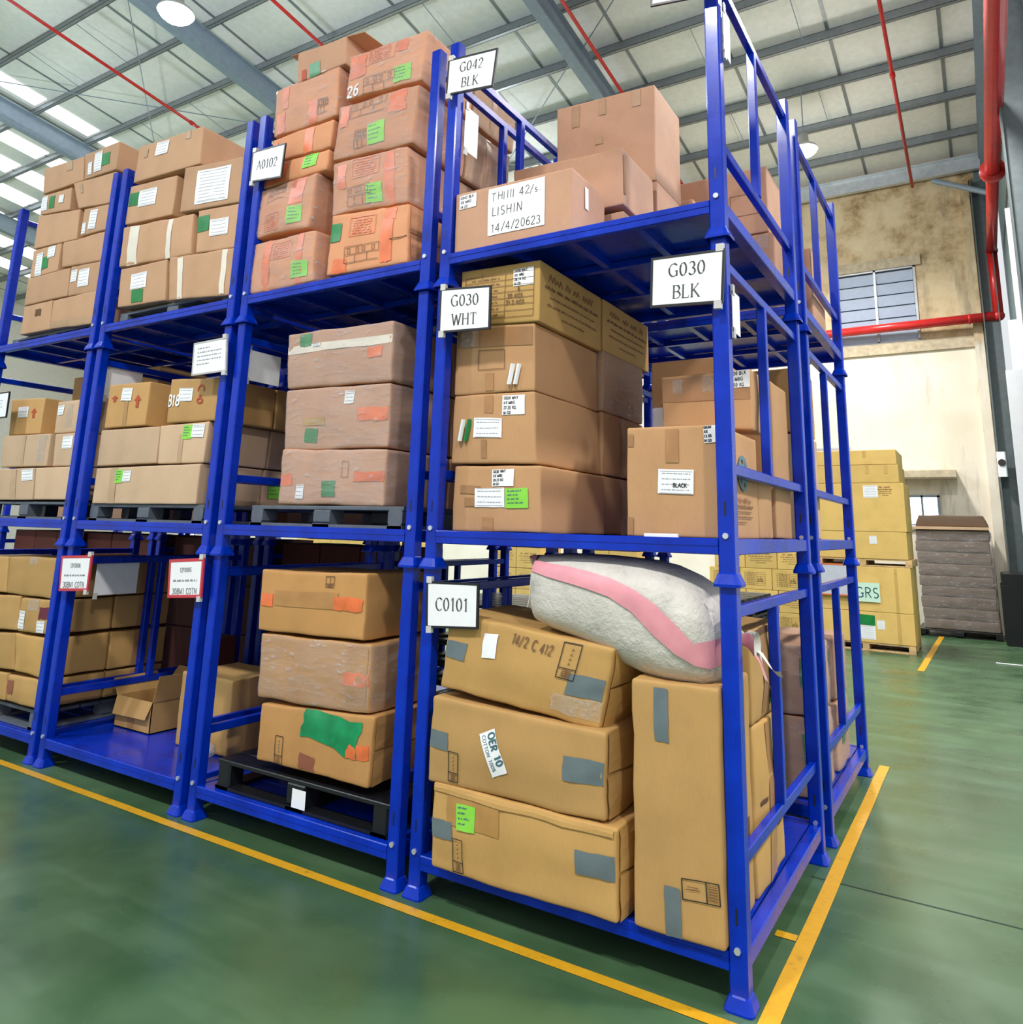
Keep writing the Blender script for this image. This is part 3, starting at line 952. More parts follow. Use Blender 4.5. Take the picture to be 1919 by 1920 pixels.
        ink('printed_mark', [[(wm * .1, hm * .5), (wm * .5, hm * .5)], [(wm * .15, hm * .65), (wm * .45, hm * .62)]], .003, 'brown_ink')
    elif k == 'H':
        hh = hm * .55
        ink('handwriting', strokes(txt, 0, hm * .2, hh, .2, .12, wm / (text_width(txt, .2) * hh), rnd), .006, 'brown_ink')
    elif k == 'P0':
        ink('printed_outline', rect_lines(0, 0, wm, hm), .0035, 'brown_ink')
    elif k == 'P1':   # framed block of orange text
        ls = rect_lines(0, 0, wm, hm)
        for j in range(6):
            ls += scrawl(rnd, wm * .12, wm * .88, hm * (.1 + .14 * j), .014)
        ink('printed_text', ls, .005, 'orange')
    elif k == 'P2':   # dark table print
        ls = [[(0, 0), (wm, 0)], [(0, hm * .5), (wm, hm * .5)], [(0, hm), (wm, hm)], [(wm * .3, 0), (wm * .3, hm * .5)], [(wm * .66, 0), (wm * .66, hm * .5)], [(0, 0), (0, hm)], [(wm, hm * .5), (wm, hm)]]
        for q_ in (.08, .34, .52, .8):
            ls += rect_lines(wm * q_, hm * .62, wm * q_ + .022, hm * .9)
        ink('printed_text', ls, .004, 'brown_ink')
    elif k == 'P3':
        ink('white_print', strokes(txt or '26', 0, hm * .1, hm * .6, jit=.06, rnd=rnd), .014, 'white')
    elif k == 'B0':   # weight table
        g = .1
        ls = []
        for j in range(8):
            ls.append([(0, hm * j / 7.5), (wm, hm * j / 7.5)])
        ls += [[(wm * .6, 0), (wm * .6, hm * .94)], [(wm, 0), (wm, hm)], [(0, 0), (0, hm * .94)], [(wm * .25, hm * .8), (wm * .25, hm)]]
        ink('printed_table', ls, .003, 'brown_ink')
        for t, xx, r in (('6', .78, 3.95), ('20 KGS', .64, 2.85), ('21.2 KGS', .62, 1.85)):
            ink('printed_table', strokes(t, wm * xx, hm * (r + .12) / 7.5, hm * .085), .005, 'brown_ink')
        ls = []
        for j in range(7):
            ls += scrawl(rnd, wm * .1, wm * .52, hm * (j + .3) / 7.5, hm * .045)
        ink('printed_table', ls, .0035, 'brown_ink')
    elif k == 'X':    # printed company lines, too blurred to read
        ls = []
        for j, (hh, a, b) in enumerate(((.2, .08, .92), (.09, .02, .98), (.06, .1, .9), (.06, .06, .94), (.05, .3, .7))):
            ls = scrawl(rnd, wm * a, wm * b, hm * (.78 - j * .17), hm * hh * .8)
            ink('printed_text', ls, .006 if j < 2 else .004, 'brown_ink' if j else 'rust')
    elif k == 'E':
        n = 20
        cx, cy, rr = wm / 2, hm / 2, min(wm, hm) / 2
        ls = [[(cx + q_ * rr * math.cos(2 * math.pi * t / n), cy + q_ * rr * math.sin(2 * math.pi * t / n)) for t in range(n + 1)] for q_ in (.92, .45)]
        ls += [[(cx + .55 * rr * math.cos(a), cy + .55 * rr * math.sin(a)), (cx + .85 * rr * math.cos(a + .5), cy + .85 * rr * math.sin(a + .5))] for a in (0, 1.05, 2.1, 3.14, 4.2, 5.2)]
        ink('printed_emblem', ls, .02, 'teal')
    elif k == 'A':
        vs = [fn(u0 + a * (u1 - u0), v0 + b * (v1 - v0), off) for a, b in ((.3, 0), (.7, 0), (.7, .55), (.3, .55), (0, .55), (1, .55), (.5, 1))]
        mk('red_arrow', vs, [(0, 1, 2, 3), (4, 5, 6)], 'red_ink', root, org=bx.org)
    elif k == 'RG':
        ls = [arc(wm / 2, hm * .75, wm * .42, hm * .2, -20, 200), arc(wm / 2, hm * .22, wm * .36, hm * .12, 0, 360)]
        ls += [[(wm * .4, hm * .45), (wm * .6, hm * .45)]]
        ink('red_mark', ls, .014, 'red_ink')
    elif k == 'cr':
        ink('flap_edge', [[(0, 0), (wm * .3, hm * .3), (wm * .6, hm * .2), (wm, hm)]], .006, 'seam')
    elif k in ('S2', 'S3'):
        for j, mt in enumerate(('white', 'green') if k == 'S2' else ('white', 'white')):
            ua = u0 + (u1 - u0) * (.05 + .5 * j)
            ub = ua + (u1 - u0) * .4
            vs, fs = [], []
            for v in range(6):
                for a in range(7):
                    t = a / 6
                    cv = math.sin(math.pi * t) * .018
                    tilt = .012 / LX * (v / 5 - .5) * 2
                    vs.append(fn(ua + (ub - ua) * t + tilt, v0 + (v1 - v0) * v / 5, off + cv + (.01 if j == 0 else .002)))
            for v in range(5):
                for a in range(6):
                    q_ = v * 7 + a
                    fs.append((q_, q_ + 1, q_ + 8, q_ + 7))
            mk('curled_tag', vs, fs, mt, root, True, bx.org)

CARD_TAPE = {}
for kk, rgb in {'yel': (178, 134, 76), 'yel2': (168, 126, 76), 'yl3': (180, 140, 80), 'brn': (164, 120, 80), 'pnk': (178, 138, 104), 'org': (182, 133, 79), 'prt': (190, 136, 98), 'pk2': (182, 146, 110), 'pal': (190, 158, 124), 'ply': (176, 134, 84), 'drk': (80, 40, 34), 'far': (206, 168, 96), 'slab': (110, 90, 74)}.items():
    CARD_TAPE[kk] = plain('tape_on_' + kk, rgb, .35, var=.06)

def wrap_shell(bx, root, mode, rnd, sides='FR', mat='wrap'):
    vs, fs = [], []
    n, m = 22, 26
    for face in sides:
        fn = bx.F if face == 'F' else bx.R
        k = len(vs)
        for j in range(m + 1):
            for i in range(n + 1):
                u, v = i / n, j / m
                ed = min(u, v, 1 - u, 1 - v)
                e = .007 + .006 * abs(noise.noise(Vector((u * 3.1 + bx.seed, v * 21 + u * 3, 2.2)))) + .005 * noise.noise(Vector((u * 12, v * 9 + bx.seed, .3)))
                vs.append(fn(u, v, e if ed > .001 else .005))
        for j in range(m):
            for i in range(n):
                q_ = k + j * (n + 1) + i
                fs.append((q_, q_ + 1, q_ + n + 2, q_ + n + 1))
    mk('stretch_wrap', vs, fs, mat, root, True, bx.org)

def carton(q, y0, dep, col, cr, label, decs=(), opt=None, group=None, name='carton', detail=7):
    opt = opt or {}
    seed = (hash((q[0] * 13.7, q[1] * 7.1)) % 977) / 9.7
    bx = Box(q, y0, dep, cr, seed)
    bx.col = col
    rnd = random.Random(int(seed * 100))
    vs, fs = bx.body(detail)
    o = mk(name, vs, fs, col, None, True, bx.org)
    tag(o, label, 'carton', group)
    for i, d in enumerate(decs):
        dec(bx, o, d, i, rnd)
    if opt.get('ends'):
        # folded end flaps on the right end: upper and lower flap with a gap, side tucks
        mk('end_flap', *patch(bx, 'R', .03, .52, .97, .985, .008, 0, .004, rnd, 6, 4), col, o, False, bx.org)
        mk('end_flap', *patch(bx, 'R', .03, .02, .97, .5, .011, .01, .005, rnd, 6, 4), col, o, False, bx.org)
    if opt.get('rt'):
        mk('packing_tape', *patch(bx, 'F', .35, 0.02, .6, .98, .006, 0, .006, rnd, 3, 9), CARD_TAPE[col], o, True, bx.org)
        mk('torn_patch', *patch(bx, 'F', .15, .28, .7, .36, .008, .2, .012, rnd, 4, 3), 'seam', o, True, bx.org)
        mk('green_sticker', *patch(bx, 'F', .3, .68, .6, .86, .008, .1, .01, rnd, 4, 3), 'green', o, True, bx.org)
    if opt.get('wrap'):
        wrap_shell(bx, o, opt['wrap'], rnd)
    if opt.get('flap'):
        t = [bx.at(a, b, 1) for a, b in ((0, 0), (1, 0), (1, 1), (0, 1))]
        for (a, b), dv in (((0, 3), (-.13, .02, .03)), ((1, 2), (.17, .05, .02)), ((3, 2), (0, .1, .14))):
            A, B_ = Vector(t[a]), Vector(t[b])
            dd = Vector(dv)
            p = [A, B_, B_ + dd, A + dd * .8]
            nrm = Vector((0, 0, .005))
            p = p + [x + nrm for x in p]
            mk('open_flap', [tuple(x) for x in p], [(3, 2, 1, 0), (4, 5, 6, 7), (0, 1, 5, 4), (1, 2, 6, 5), (2, 3, 7, 6), (3, 0, 4, 7)], col, o, org=bx.org)
    return o
CARTONS = [
('a3',(-1.482,0.577,-0.487,0.566,-0.484,0.202,-1.471,0.199),-0.07,0.62,'yel',8,'long tan carton with lime sticker, lowest of three under the C0101 sign',[('t',0.099, 0.571, 0.401, 0.93),('F',0.012, 0.802, 0.995, 1),('D',0.003, 0.382, 0.129, 0.601),('D',0.803, 0.426, 1, 0.685),('L',0.16, 0.544, 0.269, 0.826),('M',0.138, 0.038, 0.198, 0.43)],{'ends':1}),
('a2',(-1.522,0.971,-0.546,0.942,-0.552,0.575,-1.523,0.575),-0.06,0.62,'yel2',8,'long tan carton with slanted white OER 10 label, middle of three under C0101 sign',[('D',0.001, 0.399, 0.127, 0.605),('D',0.789, 0.38, 1, 0.646),('K',0.332, 0.311, 0.468, 0.695, 'OER 10'),('M',0.134, 0.066, 0.194, 0.406)],{'ends':1}),
('a1',(-1.460,1.383,-0.520,1.293,-0.599,0.934,-1.511,1.009),-0.015,0.62,'yel',9,'tilted tan carton with scrawled pen writing, topmost under the C0101 sign and beside the sack',[('D',0.012, 0.42, 0.151, 0.653),('D',0.794, 0.336, 0.986, 0.594),('W',0.255, 0.525, 0.346, 0.846),('M',0.728, 0.508, 0.825, 0.961),('H',0.423, 0.72, 0.679, 0.955, '14/2 C 412'),('c',0.724, 0.099, 1, 0.319)],{'ends':1}),
('a4',(-0.435,1.181,-0.042,1.183,-0.042,0.205,-0.427,0.201),-0.03,0.47,'yel2',7,'tall upright tan carton with grey tape strips, under the white sack by the corner post',[('D',0.271, 0.749, 0.439, 0.976),('D',0.364, 0.0, 0.543, 0.197),('N',0.571, 0.16, 0.96, 0.242),('R:L',0.25, 0.8, 0.6, 0.95),('R:D',0.15, 0.62, 0.55, 0.7),('R:t',0.5, 0.02, 0.75, 0.98),('R:d',0.4, 0.3, 0.8, 0.4),('R:d',0.1, 0.22, 0.3, 0.23),('R:d',0.55, 0.5, 0.6, 0.6)],{}),
('a6',(-0.450,0.930,-0.042,0.930,-0.042,0.200,-0.450,0.200),0.5,0.55,'yel',9,'lower tan carton seen between side bars behind the upright one, bottom rack',[('R:t',0.35, 0.02, 0.6, 0.98),('R:d',0.12, 0.5, 0.3, 0.53),('R:d',0.6, 0.3, 0.85, 0.33)],{}),
('a7',(-0.450,1.370,-0.042,1.370,-0.042,0.935,-0.450,0.935),0.48,0.62,'yel2',8,'upper tan carton with green tag behind the sack end, right bay bottom rack',[('R:G',0.55, 0.12, 0.75, 0.5),('R:t',0.3, 0.0, 0.42, 1),('R:d',0.0, 0.9, 1, 0.99)],{}),
('c1',(-1.560,2.157,-1.001,2.151,-0.995,1.799,-1.561,1.799),0.1,0.79,'brn',4,'brown carton with white and lime labels side by side, lowest under G030 WHT sign',[('T',0.359, 0.0, 0.486, 0.21),('t',0.094, 0.563, 0.333, 0.695),('t',0.155, 0.369, 0.338, 0.501),('w',0.275, 0.364, 0.617, 0.663),('L',0.624, 0.359, 0.875, 0.662),('W',0.47, 0.693, 0.717, 0.945, 'G030 WHT|XX MRG|28.23 KG|M.GD')],{}),
('c2',(-1.588,2.561,-1.047,2.551,-1.030,2.160,-1.588,2.170),0.1,0.79,'brn',4,'brown carton with dark green sticker and white form, second up under G030 WHT sign',[('T',0.405, 0.721, 0.513, 0.973),('t',0.377, 0.073, 0.44, 0.341),('w',0.281, 0.37, 0.621, 0.653),('S2',0.111, 0.325, 0.243, 0.636),('W',0.628, 0.689, 0.889, 0.958, 'G030 WHT|XX MRG|27.35 KG|M.GD')],{}),
('c3',(-1.588,2.979,-1.057,2.935,-1.050,2.554,-1.588,2.563),0.1,0.79,'brn',3,'brown carton with two curled white tags, third up under G030 WHT sign',[('T',0.412, 0.034, 0.516, 0.291),('t',0.032, 0.676, 0.982, 0.949),('S3',0.704, 0.096, 0.835, 0.394),('P0',0.319, 0.343, 0.648, 0.624),('c',0.066, 0.682, 0.265, 0.914)],{}),
('c4',(-1.565,3.307,-1.023,3.292,-1.024,2.937,-1.562,2.971),0.09,0.79,'yl3',2,'yellow carton with printed weight table, top of stack under the G042 BLK rack',[('B0',0.066, 0.101, 0.931, 0.896),('W',0.681, 0.612, 0.931, 0.898, 'G030 WHT|XX MRG|28.74 KG|M.GD'),('R:X',0.05, 0.1, 0.95, 0.9)],{}),
('c5',(-1.574,3.299,-1.024,3.299,-1.024,2.954,-1.574,2.954),0.91,0.78,'yl3',2,'yellow printed carton tucked behind the carton with the weight table',[('R:X',0.05, 0.1, 0.95, 0.9)],{}),
('c6',(-1.574,2.957,-1.024,2.957,-1.024,2.559,-1.574,2.559),0.91,0.66,'brn',6,'brown film wrapped carton under the rear yellow carton, right bay middle rack',[],{'rt':0, 'wrap':1}),
('c7',(-1.574,2.556,-1.024,2.556,-1.024,2.165,-1.574,2.165),0.91,0.66,'brn',4,'brown carton second from the bottom of the rear stack, right bay middle rack',[('R:T',0.4, 0, 0.5, 1)],{}),
('c8',(-1.574,2.154,-1.024,2.154,-1.024,1.799,-1.574,1.799),0.91,0.66,'brn',4,'brown carton lowest of the rear stack, right bay middle rack',[('R:T',0.4, 0, 0.5, 1)],{}),
('d1',(-0.509,2.326,-0.042,2.318,-0.042,1.799,-0.511,1.799),0.1,0.65,'brn',2,'large brown carton with white BLACK form beside the corner post, middle rack',[('T',0.434, 0.667, 0.572, 0.972),('t',0.006, 0.817, 0.077, 0.936),('t',0.005, 0.011, 0.075, 0.169),('w',0.349, 0.382, 0.725, 0.606, 'BLACK'),('W',0.838, 0.842, 0.97, 1, 'G030|XX|13.05|M.GD'),('R:T',0.15, 0.0, 0.3, 1),('R:E',0.3, 0.45, 0.75, 0.78),('R:X',0.1, 0.12, 0.8, 0.4)],{}),
('d2',(-0.555,2.696,-0.042,2.704,-0.044,2.369,-0.549,2.404),0.7,0.24,'brn',4,'brown carton with shiny tape band sitting on the large carton, right bay middle rack',[('t',0.008, 0.496, 1, 0.943),('c',0.133, 0.661, 0.251, 0.926),('c',0.47, 0.658, 0.588, 0.943),('W',0.743, 0.699, 1, 0.992, 'G030 BLK|XX MRG|12.50 KG')],{}),
('d3',(-0.712,2.850,-0.300,2.851,-0.311,1.800,-0.709,1.800),0.95,0.45,'brn',4,'dark brown carton behind the tape banded one, under the deck, right bay middle rack',[('W',0.0, 0.536, 0.182, 0.726)],{}),
('d5',(-0.300,2.150,-0.045,2.150,-0.045,1.800,-0.300,1.800),0.77,0.3,'brn',3,'pale carton narrow sliver behind the large carton on its right, middle rack',[],{}),
('d4',(-0.270,2.720,-0.042,2.720,-0.042,1.800,-0.270,1.800),1.15,0.4,'brn',4,'dark upright carton against the rear posts, right bay middle rack',[],{}),
('e1',(-1.588,3.782,-0.801,3.771,-0.799,3.399,-1.581,3.403),0.03,0.42,'pnk',2,'brown carton with big handwritten THIIII sheet, front of the top rack',[('Z',0.306, 0.175, 0.788, 0.946, 'THIIII 42/s.|LISHIN|14/4/20623'),('W',0.039, 0.713, 0.195, 0.946, 'G042 BLK|XX MRG|14.20'),('R:W',0.35, 0.5, 0.45, 0.85)],{}),
('e2',(-1.485,4.124,-0.710,4.088,-0.703,3.721,-1.463,3.728),0.5,0.5,'pnk',2,'brown carton directly behind the THIIII carton, top rack',[('R:T',0.02, 0.2, 0.08, 0.9)],{}),
('e4',(-1.420,4.110,-0.700,4.110,-0.700,3.400,-1.420,3.400),1.05,0.5,'pnk',2,'low brown carton carrying the tallest carton, top rack of the right bay',[],{}),
('e22',(-1.470,3.690,-0.710,3.690,-0.710,3.400,-1.470,3.400),0.52,0.48,'pnk',2,'low carton under the one behind the THIIII carton, right bay top rack',[],{}),
('e3',(-1.471,4.858,-0.713,4.827,-0.709,4.119,-1.458,4.149),1.05,0.5,'pnk',2,'large brown carton standing tallest on the right bay top rack',[('t',0.164, 0.737, 0.247, 0.972),('t',0.45, 0.805, 0.521, 0.978),('t',0.785, 0.809, 0.867, 0.989),('t',0.409, 0.489, 0.491, 0.57)],{}),
('e5',(-0.990,4.180,-0.630,4.180,-0.630,3.400,-0.990,3.400),1.57,0.13,'pnk',2,'small pale carton at the rear edge beside the right corner post, top rack',[],{}),
('g1',(-3.034,1.521,-2.125,1.538,-2.124,1.169,-3.011,1.154),0.06,0.6,'org',5,'tan carton with two orange tape ends, topmost on the black pallet',[('t',0.166, 0.429, 0.769, 0.681),('O',0.02, 0.402, 0.151, 0.62),('O',0.732, 0.422, 0.978, 0.632),('M',0.644, 0.77, 0.719, 0.943)],{}),
('g2',(-3.001,1.137,-2.063,1.154,-2.057,0.779,-2.976,0.759),0.07,0.6,'org',9,'film wrapped tan carton, middle of three on the black pallet',[('t',0.813, 0.0, 0.979, 0.934),('O',0.789, 0.369, 1, 0.565)],{'wrap':2}),
('g3',(-2.921,0.733,-1.997,0.781,-2.019,0.415,-2.918,0.411),0.06,0.6,'org',6,'tan carton with torn green tape, lowest on the black pallet',[('O',0.791, 0.376, 0.985, 0.578),('n',0.405, 0.04, 0.54, 0.277),('GT',0.406, 0.473, 0.901, 0.986),('M',0.18, 0.028, 0.25, 0.498)],{'ends':1}),
('i1',(-3.077,3.104,-2.120,3.093,-2.102,2.699,-3.043,2.715),0.14,0.62,'pnk',7,'film wrapped carton with green sticker, top of the shrink wrapped stack, second bay',[('O',0.789, 0.413, 0.916, 0.592),('S',0.0, 0.62, 1, 0.76),('G',0.129, 0.718, 0.251, 0.959),('w',0.263, 0.693, 0.339, 0.759)],{'wrap':2, 'rr':1}),
('i2',(-3.042,2.708,-2.105,2.689,-2.102,2.285,-3.019,2.298),0.14,0.62,'pnk',6,'film wrapped carton with orange mark and white slip, middle of the shrink wrapped stack',[('O',0.73, 0.428, 0.992, 0.628),('w',0.598, 0.707, 0.685, 0.919),('y',0.191, 0.387, 0.411, 0.509),('G',0.218, 0.11, 0.342, 0.337)],{'wrap':2, 'rr':1}),
('i3',(-3.024,2.304,-2.092,2.274,-2.102,1.932,-3.017,1.940),0.13,0.62,'pnk',7,'film wrapped carton with dark green square, bottom of the shrink wrapped stack, second bay',[('O',0.002, 0.342, 0.134, 0.554),('O',0.724, 0.427, 0.997, 0.596),('G',0.445, 0.134, 0.571, 0.429),('w',0.188, 0.105, 0.264, 0.365),('P0',0.617, 0.498, 0.677, 0.782)],{'wrap':2, 'rr':1}),
('j1',(-3.415,3.786,-2.764,3.783,-2.741,3.410,-3.415,3.401),0.02,0.5,'prt',9,'orange printed carton, lowest of the left pile, top rack of second bay',[('O',0.242, 0.007, 0.358, 1),('O',0.756, 0.022, 0.838, 0.966),('L',0.691, 0.136, 0.927, 0.45),('P1',0.373, 0.575, 0.666, 0.893)],{'wrap':1}),
('j2',(-3.385,4.213,-2.799,4.221,-2.846,3.822,-3.434,3.834),0.03,0.5,'prt',11,'bulging orange printed carton with lime note, second up of the left pile, second bay',[('O',0.593, 0.507, 0.84, 1),('L',0.597, 0.141, 0.852, 0.466),('P1',0.233, 0.09, 0.459, 0.406),('P2',0.214, 0.676, 0.512, 0.896)],{'wrap':1}),
('j3',(-3.338,4.410,-2.718,4.380,-2.732,4.226,-3.388,4.230),0.04,0.5,'prt',7,'flattened orange printed carton half behind the A0102 sign',[('O',0.0, 0.034, 0.376, 0.846),('L',0.633, 0.362, 0.836, 1)],{}),
('j35',(-3.325,4.610,-2.702,4.608,-2.714,4.391,-3.334,4.422),0.04,0.5,'prt',6,'orange printed carton fourth up of the left pile, above the A0102 sign',[('O',0.58, 0.014, 0.718, 0.943),('O',0.028, 0.071, 0.12, 0.817)],{}),
('j4',(-3.346,5.022,-2.687,5.013,-2.683,4.627,-3.328,4.628),0.04,0.5,'prt',8,'orange printed carton under the open topped plain one, second bay top rack',[('O',0.138, 0.501, 0.242, 0.964),('O',0.054, 0.029, 0.184, 0.435),('O',0.589, 0.0, 0.711, 0.456),('P2',0.727, 0.158, 0.857, 0.44)],{'wrap':1}),
('j5',(-3.148,5.278,-2.654,5.248,-2.642,5.025,-3.138,5.021),0.05,0.45,'pnk',4,'plain open topped carton with raised flaps, summit of the left pile',[('G',0.282, 0.0, 0.506, 0.445),('G',0.398, 0.0, 0.564, -0.018),('w',0.538, 0.0, 0.626, 0.04),('r',0.122, 0.007, 0.212, 0.337)],{'flap':1}),
('k1',(-2.621,3.851,-1.947,3.803,-1.934,3.403,-2.623,3.425),0.02,0.55,'prt',7,'orange printed carton with dark green tag, lowest of the right pile, second bay',[('O',0.714, 0.782, 0.852, 1),('O',0.684, 0.078, 0.82, 0.792),('O',0.078, 0.0, 0.26, 0.23),('G',0.0, 0.539, 0.159, 0.836),('P1',0.274, 0.591, 0.606, 0.904),('P2',0.233, 0.146, 0.673, 0.414),('cr',0.799, 0.421, 0.996, 0.448)],{'ends':1}),
('k2',(-2.658,4.247,-1.994,4.214,-1.965,3.818,-2.627,3.860),0.03,0.55,'prt',8,'orange printed carton with lime note, second up of the right pile, second bay',[('O',0.716, 0.0, 0.837, 0.951),('O',0.075, 0.462, 0.197, 0.922),('L',0.477, 0.087, 0.682, 0.43),('P1',0.287, 0.611, 0.644, 0.958),('P2',0.229, 0.089, 0.541, 0.438)],{'wrap':1}),
('k3',(-2.642,4.676,-1.927,4.631,-1.960,4.220,-2.671,4.270),0.03,0.55,'prt',8,'orange printed carton with lime note, third up of the right pile, second bay',[('O',0.688, 0.593, 0.875, 1),('O',0.04, 0.564, 0.151, 0.968),('L',0.454, 0.135, 0.66, 0.502),('P2',0.173, 0.689, 0.63, 0.984),('P2',0.291, 0.134, 0.436, 0.429)],{'wrap':1}),
('k4',(-2.588,5.052,-1.891,5.027,-1.919,4.661,-2.595,4.717),0.04,0.55,'prt',7,'orange printed carton with curled lime tag, top of the right pile by G042 BLK sign',[('O',0.644, 0.715, 0.773, 1),('O',0.034, 0.445, 0.249, 0.943),('L',0.633, 0.078, 0.858, 0.404),('P1',0.23, 0.643, 0.623, 1),('P3',0.023, 0.0, 0.196, 0.392),('P2',0.236, 0.0, 0.649, 0.362)],{'wrap':1}),
('m1',(-5.085,3.877,-4.450,3.859,-4.414,3.512,-5.059,3.537),0.03,0.55,'pk2',3,'brown carton with white sheet above a green tag, bottom left, third bay top rack',[('w',0.271, 0.399, 0.611, 0.796),('G',0.312, 0.064, 0.555, 0.379)],{}),
('m2',(-4.416,3.867,-3.598,3.807,-3.598,3.440,-4.365,3.505),0.03,0.55,'pk2',5,'brown carton with two white straps, bottom right, third bay top rack',[('S',0.149, 0.0, 0.233, 0.954),('S',0.817, 0.043, 0.893, 0.992)],{}),
('m3',(-5.135,4.261,-4.173,4.195,-4.149,3.848,-5.129,3.899),0.03,0.55,'pk2',6,'brown carton with two white straps, second layer left, third bay top rack',[('S',0.119, 0.0, 0.266, 0.983),('S',0.669, 0.0, 0.731, 0.985)],{}),
('m4',(-4.115,4.205,-3.598,4.162,-3.598,3.807,-4.083,3.845),0.03,0.55,'pk2',3,'brown carton with green tag and white square, second layer right, third bay',[('G',0.006, 0.483, 0.297, 0.848),('w',0.325, 0.339, 0.773, 0.723)],{}),
('m5',(-5.137,4.645,-4.470,4.597,-4.479,4.248,-5.144,4.292),0.04,0.55,'pk2',3,'brown carton with green tag and torn slip, third layer left, third bay top rack',[('G',0.035, 0.452, 0.259, 0.796),('w',0.251, 0.383, 0.627, 0.808)],{}),
('m6',(-4.347,4.620,-3.598,4.534,-3.598,4.163,-4.343,4.235),0.02,0.55,'pk2',3,'brown carton with large white sheet, third layer right, third bay top rack',[('w',0.249, 0.111, 0.803, 0.864)],{}),
('m7',(-5.066,5.001,-4.182,4.956,-4.170,4.619,-5.085,4.664),0.03,0.5,'pk2',3,'plain brown carton crowning the third bay top rack',[('t',0.754, 0.771, 0.823, 1),('t',0.107, 0.621, 0.176, 0.852),('w',0.301, 0.564, 0.499, 0.927)],{}),
('n1',(-6.636,3.758,-6.134,3.752,-6.107,3.472,-6.627,3.481),0.03,0.5,'pk2',3,'small carton with a torn hand hole, bottom left, far left bay top rack',[('d',0.475, 0.556, 0.667, 0.784)],{}),
('n2',(-6.115,3.749,-5.376,3.745,-5.376,3.439,-6.099,3.476),0.03,0.5,'pk2',4,'wide plain carton bottom right, far left bay top rack',[('t',0.005, 0.0, 1, 0.246)],{}),
('n3',(-6.654,4.037,-5.908,4.032,-5.895,3.758,-6.639,3.769),0.03,0.5,'pk2',3,'plain carton second layer left, far left bay top rack',[],{}),
('n4',(-5.900,4.036,-5.376,4.006,-5.376,3.724,-5.876,3.755),0.03,0.5,'pk2',4,'carton with two white tags, second layer right, far left bay top rack',[('w',0.044, 0.457, 0.246, 0.862),('w',0.314, 0.247, 0.641, 0.825)],{}),
('n5',(-6.633,4.318,-6.137,4.309,-6.132,4.033,-6.625,4.037),0.03,0.5,'pk2',3,'carton with dark green square and white slip, third layer left, far left bay top rack',[('G',0.354, 0.202, 0.635, 0.62),('w',0.184, 0.0, 0.425, 0.816),('w',0.589, 0.562, 0.831, 0.958)],{}),
('n6',(-6.109,4.304,-5.376,4.283,-5.376,4.008,-6.066,4.053),0.03,0.5,'pk2',5,'plain sagging carton third layer right, far left bay top rack',[],{}),
('n7',(-6.653,4.679,-5.900,4.593,-5.883,4.298,-6.638,4.336),0.03,0.5,'pk2',2,'plain carton fourth layer left, far left bay top rack',[],{}),
('n8',(-5.826,4.577,-5.376,4.540,-5.376,4.298,-5.826,4.313),0.03,0.5,'pk2',3,'carton with upright white slip, fourth layer right, far left bay top rack',[('w',0.268, 0.155, 0.554, 0.885),('w',0.029, 0.058, 0.172, 0.469)],{}),
('n9',(-6.637,4.887,-6.106,4.856,-6.089,4.627,-6.625,4.684),0.03,0.5,'pk2',3,'carton with green strip tag, fifth layer left, far left bay top rack',[('G',0.295, 0.23, 0.482, 0.822),('w',0.003, 0.177, 0.228, 0.881),('w',0.637, 0.389, 0.787, 0.748)],{}),
('n10',(-6.087,4.890,-5.376,4.843,-5.376,4.545,-5.930,4.604),0.03,0.5,'pk2',3,'plain carton fifth layer right, far left bay top rack',[('t',0.145, 0.549, 0.219, 0.885)],{}),
('n11',(-6.718,5.193,-6.003,5.151,-5.944,4.893,-6.665,4.914),0.04,0.5,'pk2',3,'plain carton top layer left, far left bay top rack',[('t',0.613, 0.574, 0.749, 0.973)],{}),
('n12',(-5.938,5.147,-5.376,5.130,-5.376,4.859,-5.886,4.876),0.02,0.5,'pk2',3,'carton with green tag and white slips, top layer right, far left bay top rack',[('G',0.554, 0.288, 0.78, 0.719),('w',0.322, 0.148, 0.546, 0.874),('w',0.129, 0.117, 0.257, 0.578)],{}),
('o1',(-5.084,2.209,-3.774,2.218,-3.782,1.930,-5.081,1.931),0.06,0.55,'pal',2,'long pale carton with lime and white tags on the grey pallet, third bay middle rack',[('t',0.163, 0.0, 0.235, 0.977),('L',0.217, 0.559, 0.295, 0.924),('w',0.294, 0.598, 0.371, 0.9)],{'rr':1}),
('o2',(-5.110,2.517,-4.325,2.514,-4.321,2.235,-5.106,2.228),0.07,0.55,'pal',2,'plain pale carton second layer left, third bay middle rack',[],{'rr':0}),
('o3',(-4.313,2.517,-3.746,2.521,-3.760,2.226,-4.299,2.227),0.07,0.55,'pal',2,'pale carton with lime and white tags second layer right, third bay middle rack',[('t',0.439, 0.006, 0.532, 0.723),('L',0.499, 0.602, 0.692, 0.952),('w',0.688, 0.624, 0.938, 0.956)],{'rr':1}),
('o4',(-5.079,2.890,-4.516,2.876,-4.526,2.532,-5.076,2.533),0.07,0.5,'ply',2,'tan carton with two red arrows, top layer left, third bay middle rack',[('t',0.455, 0.0, 0.548, 0.592),('A',0.099, 0.588, 0.284, 0.738),('A',0.688, 0.419, 0.847, 0.716),('w',0.362, 0.588, 0.613, 0.886)],{}),
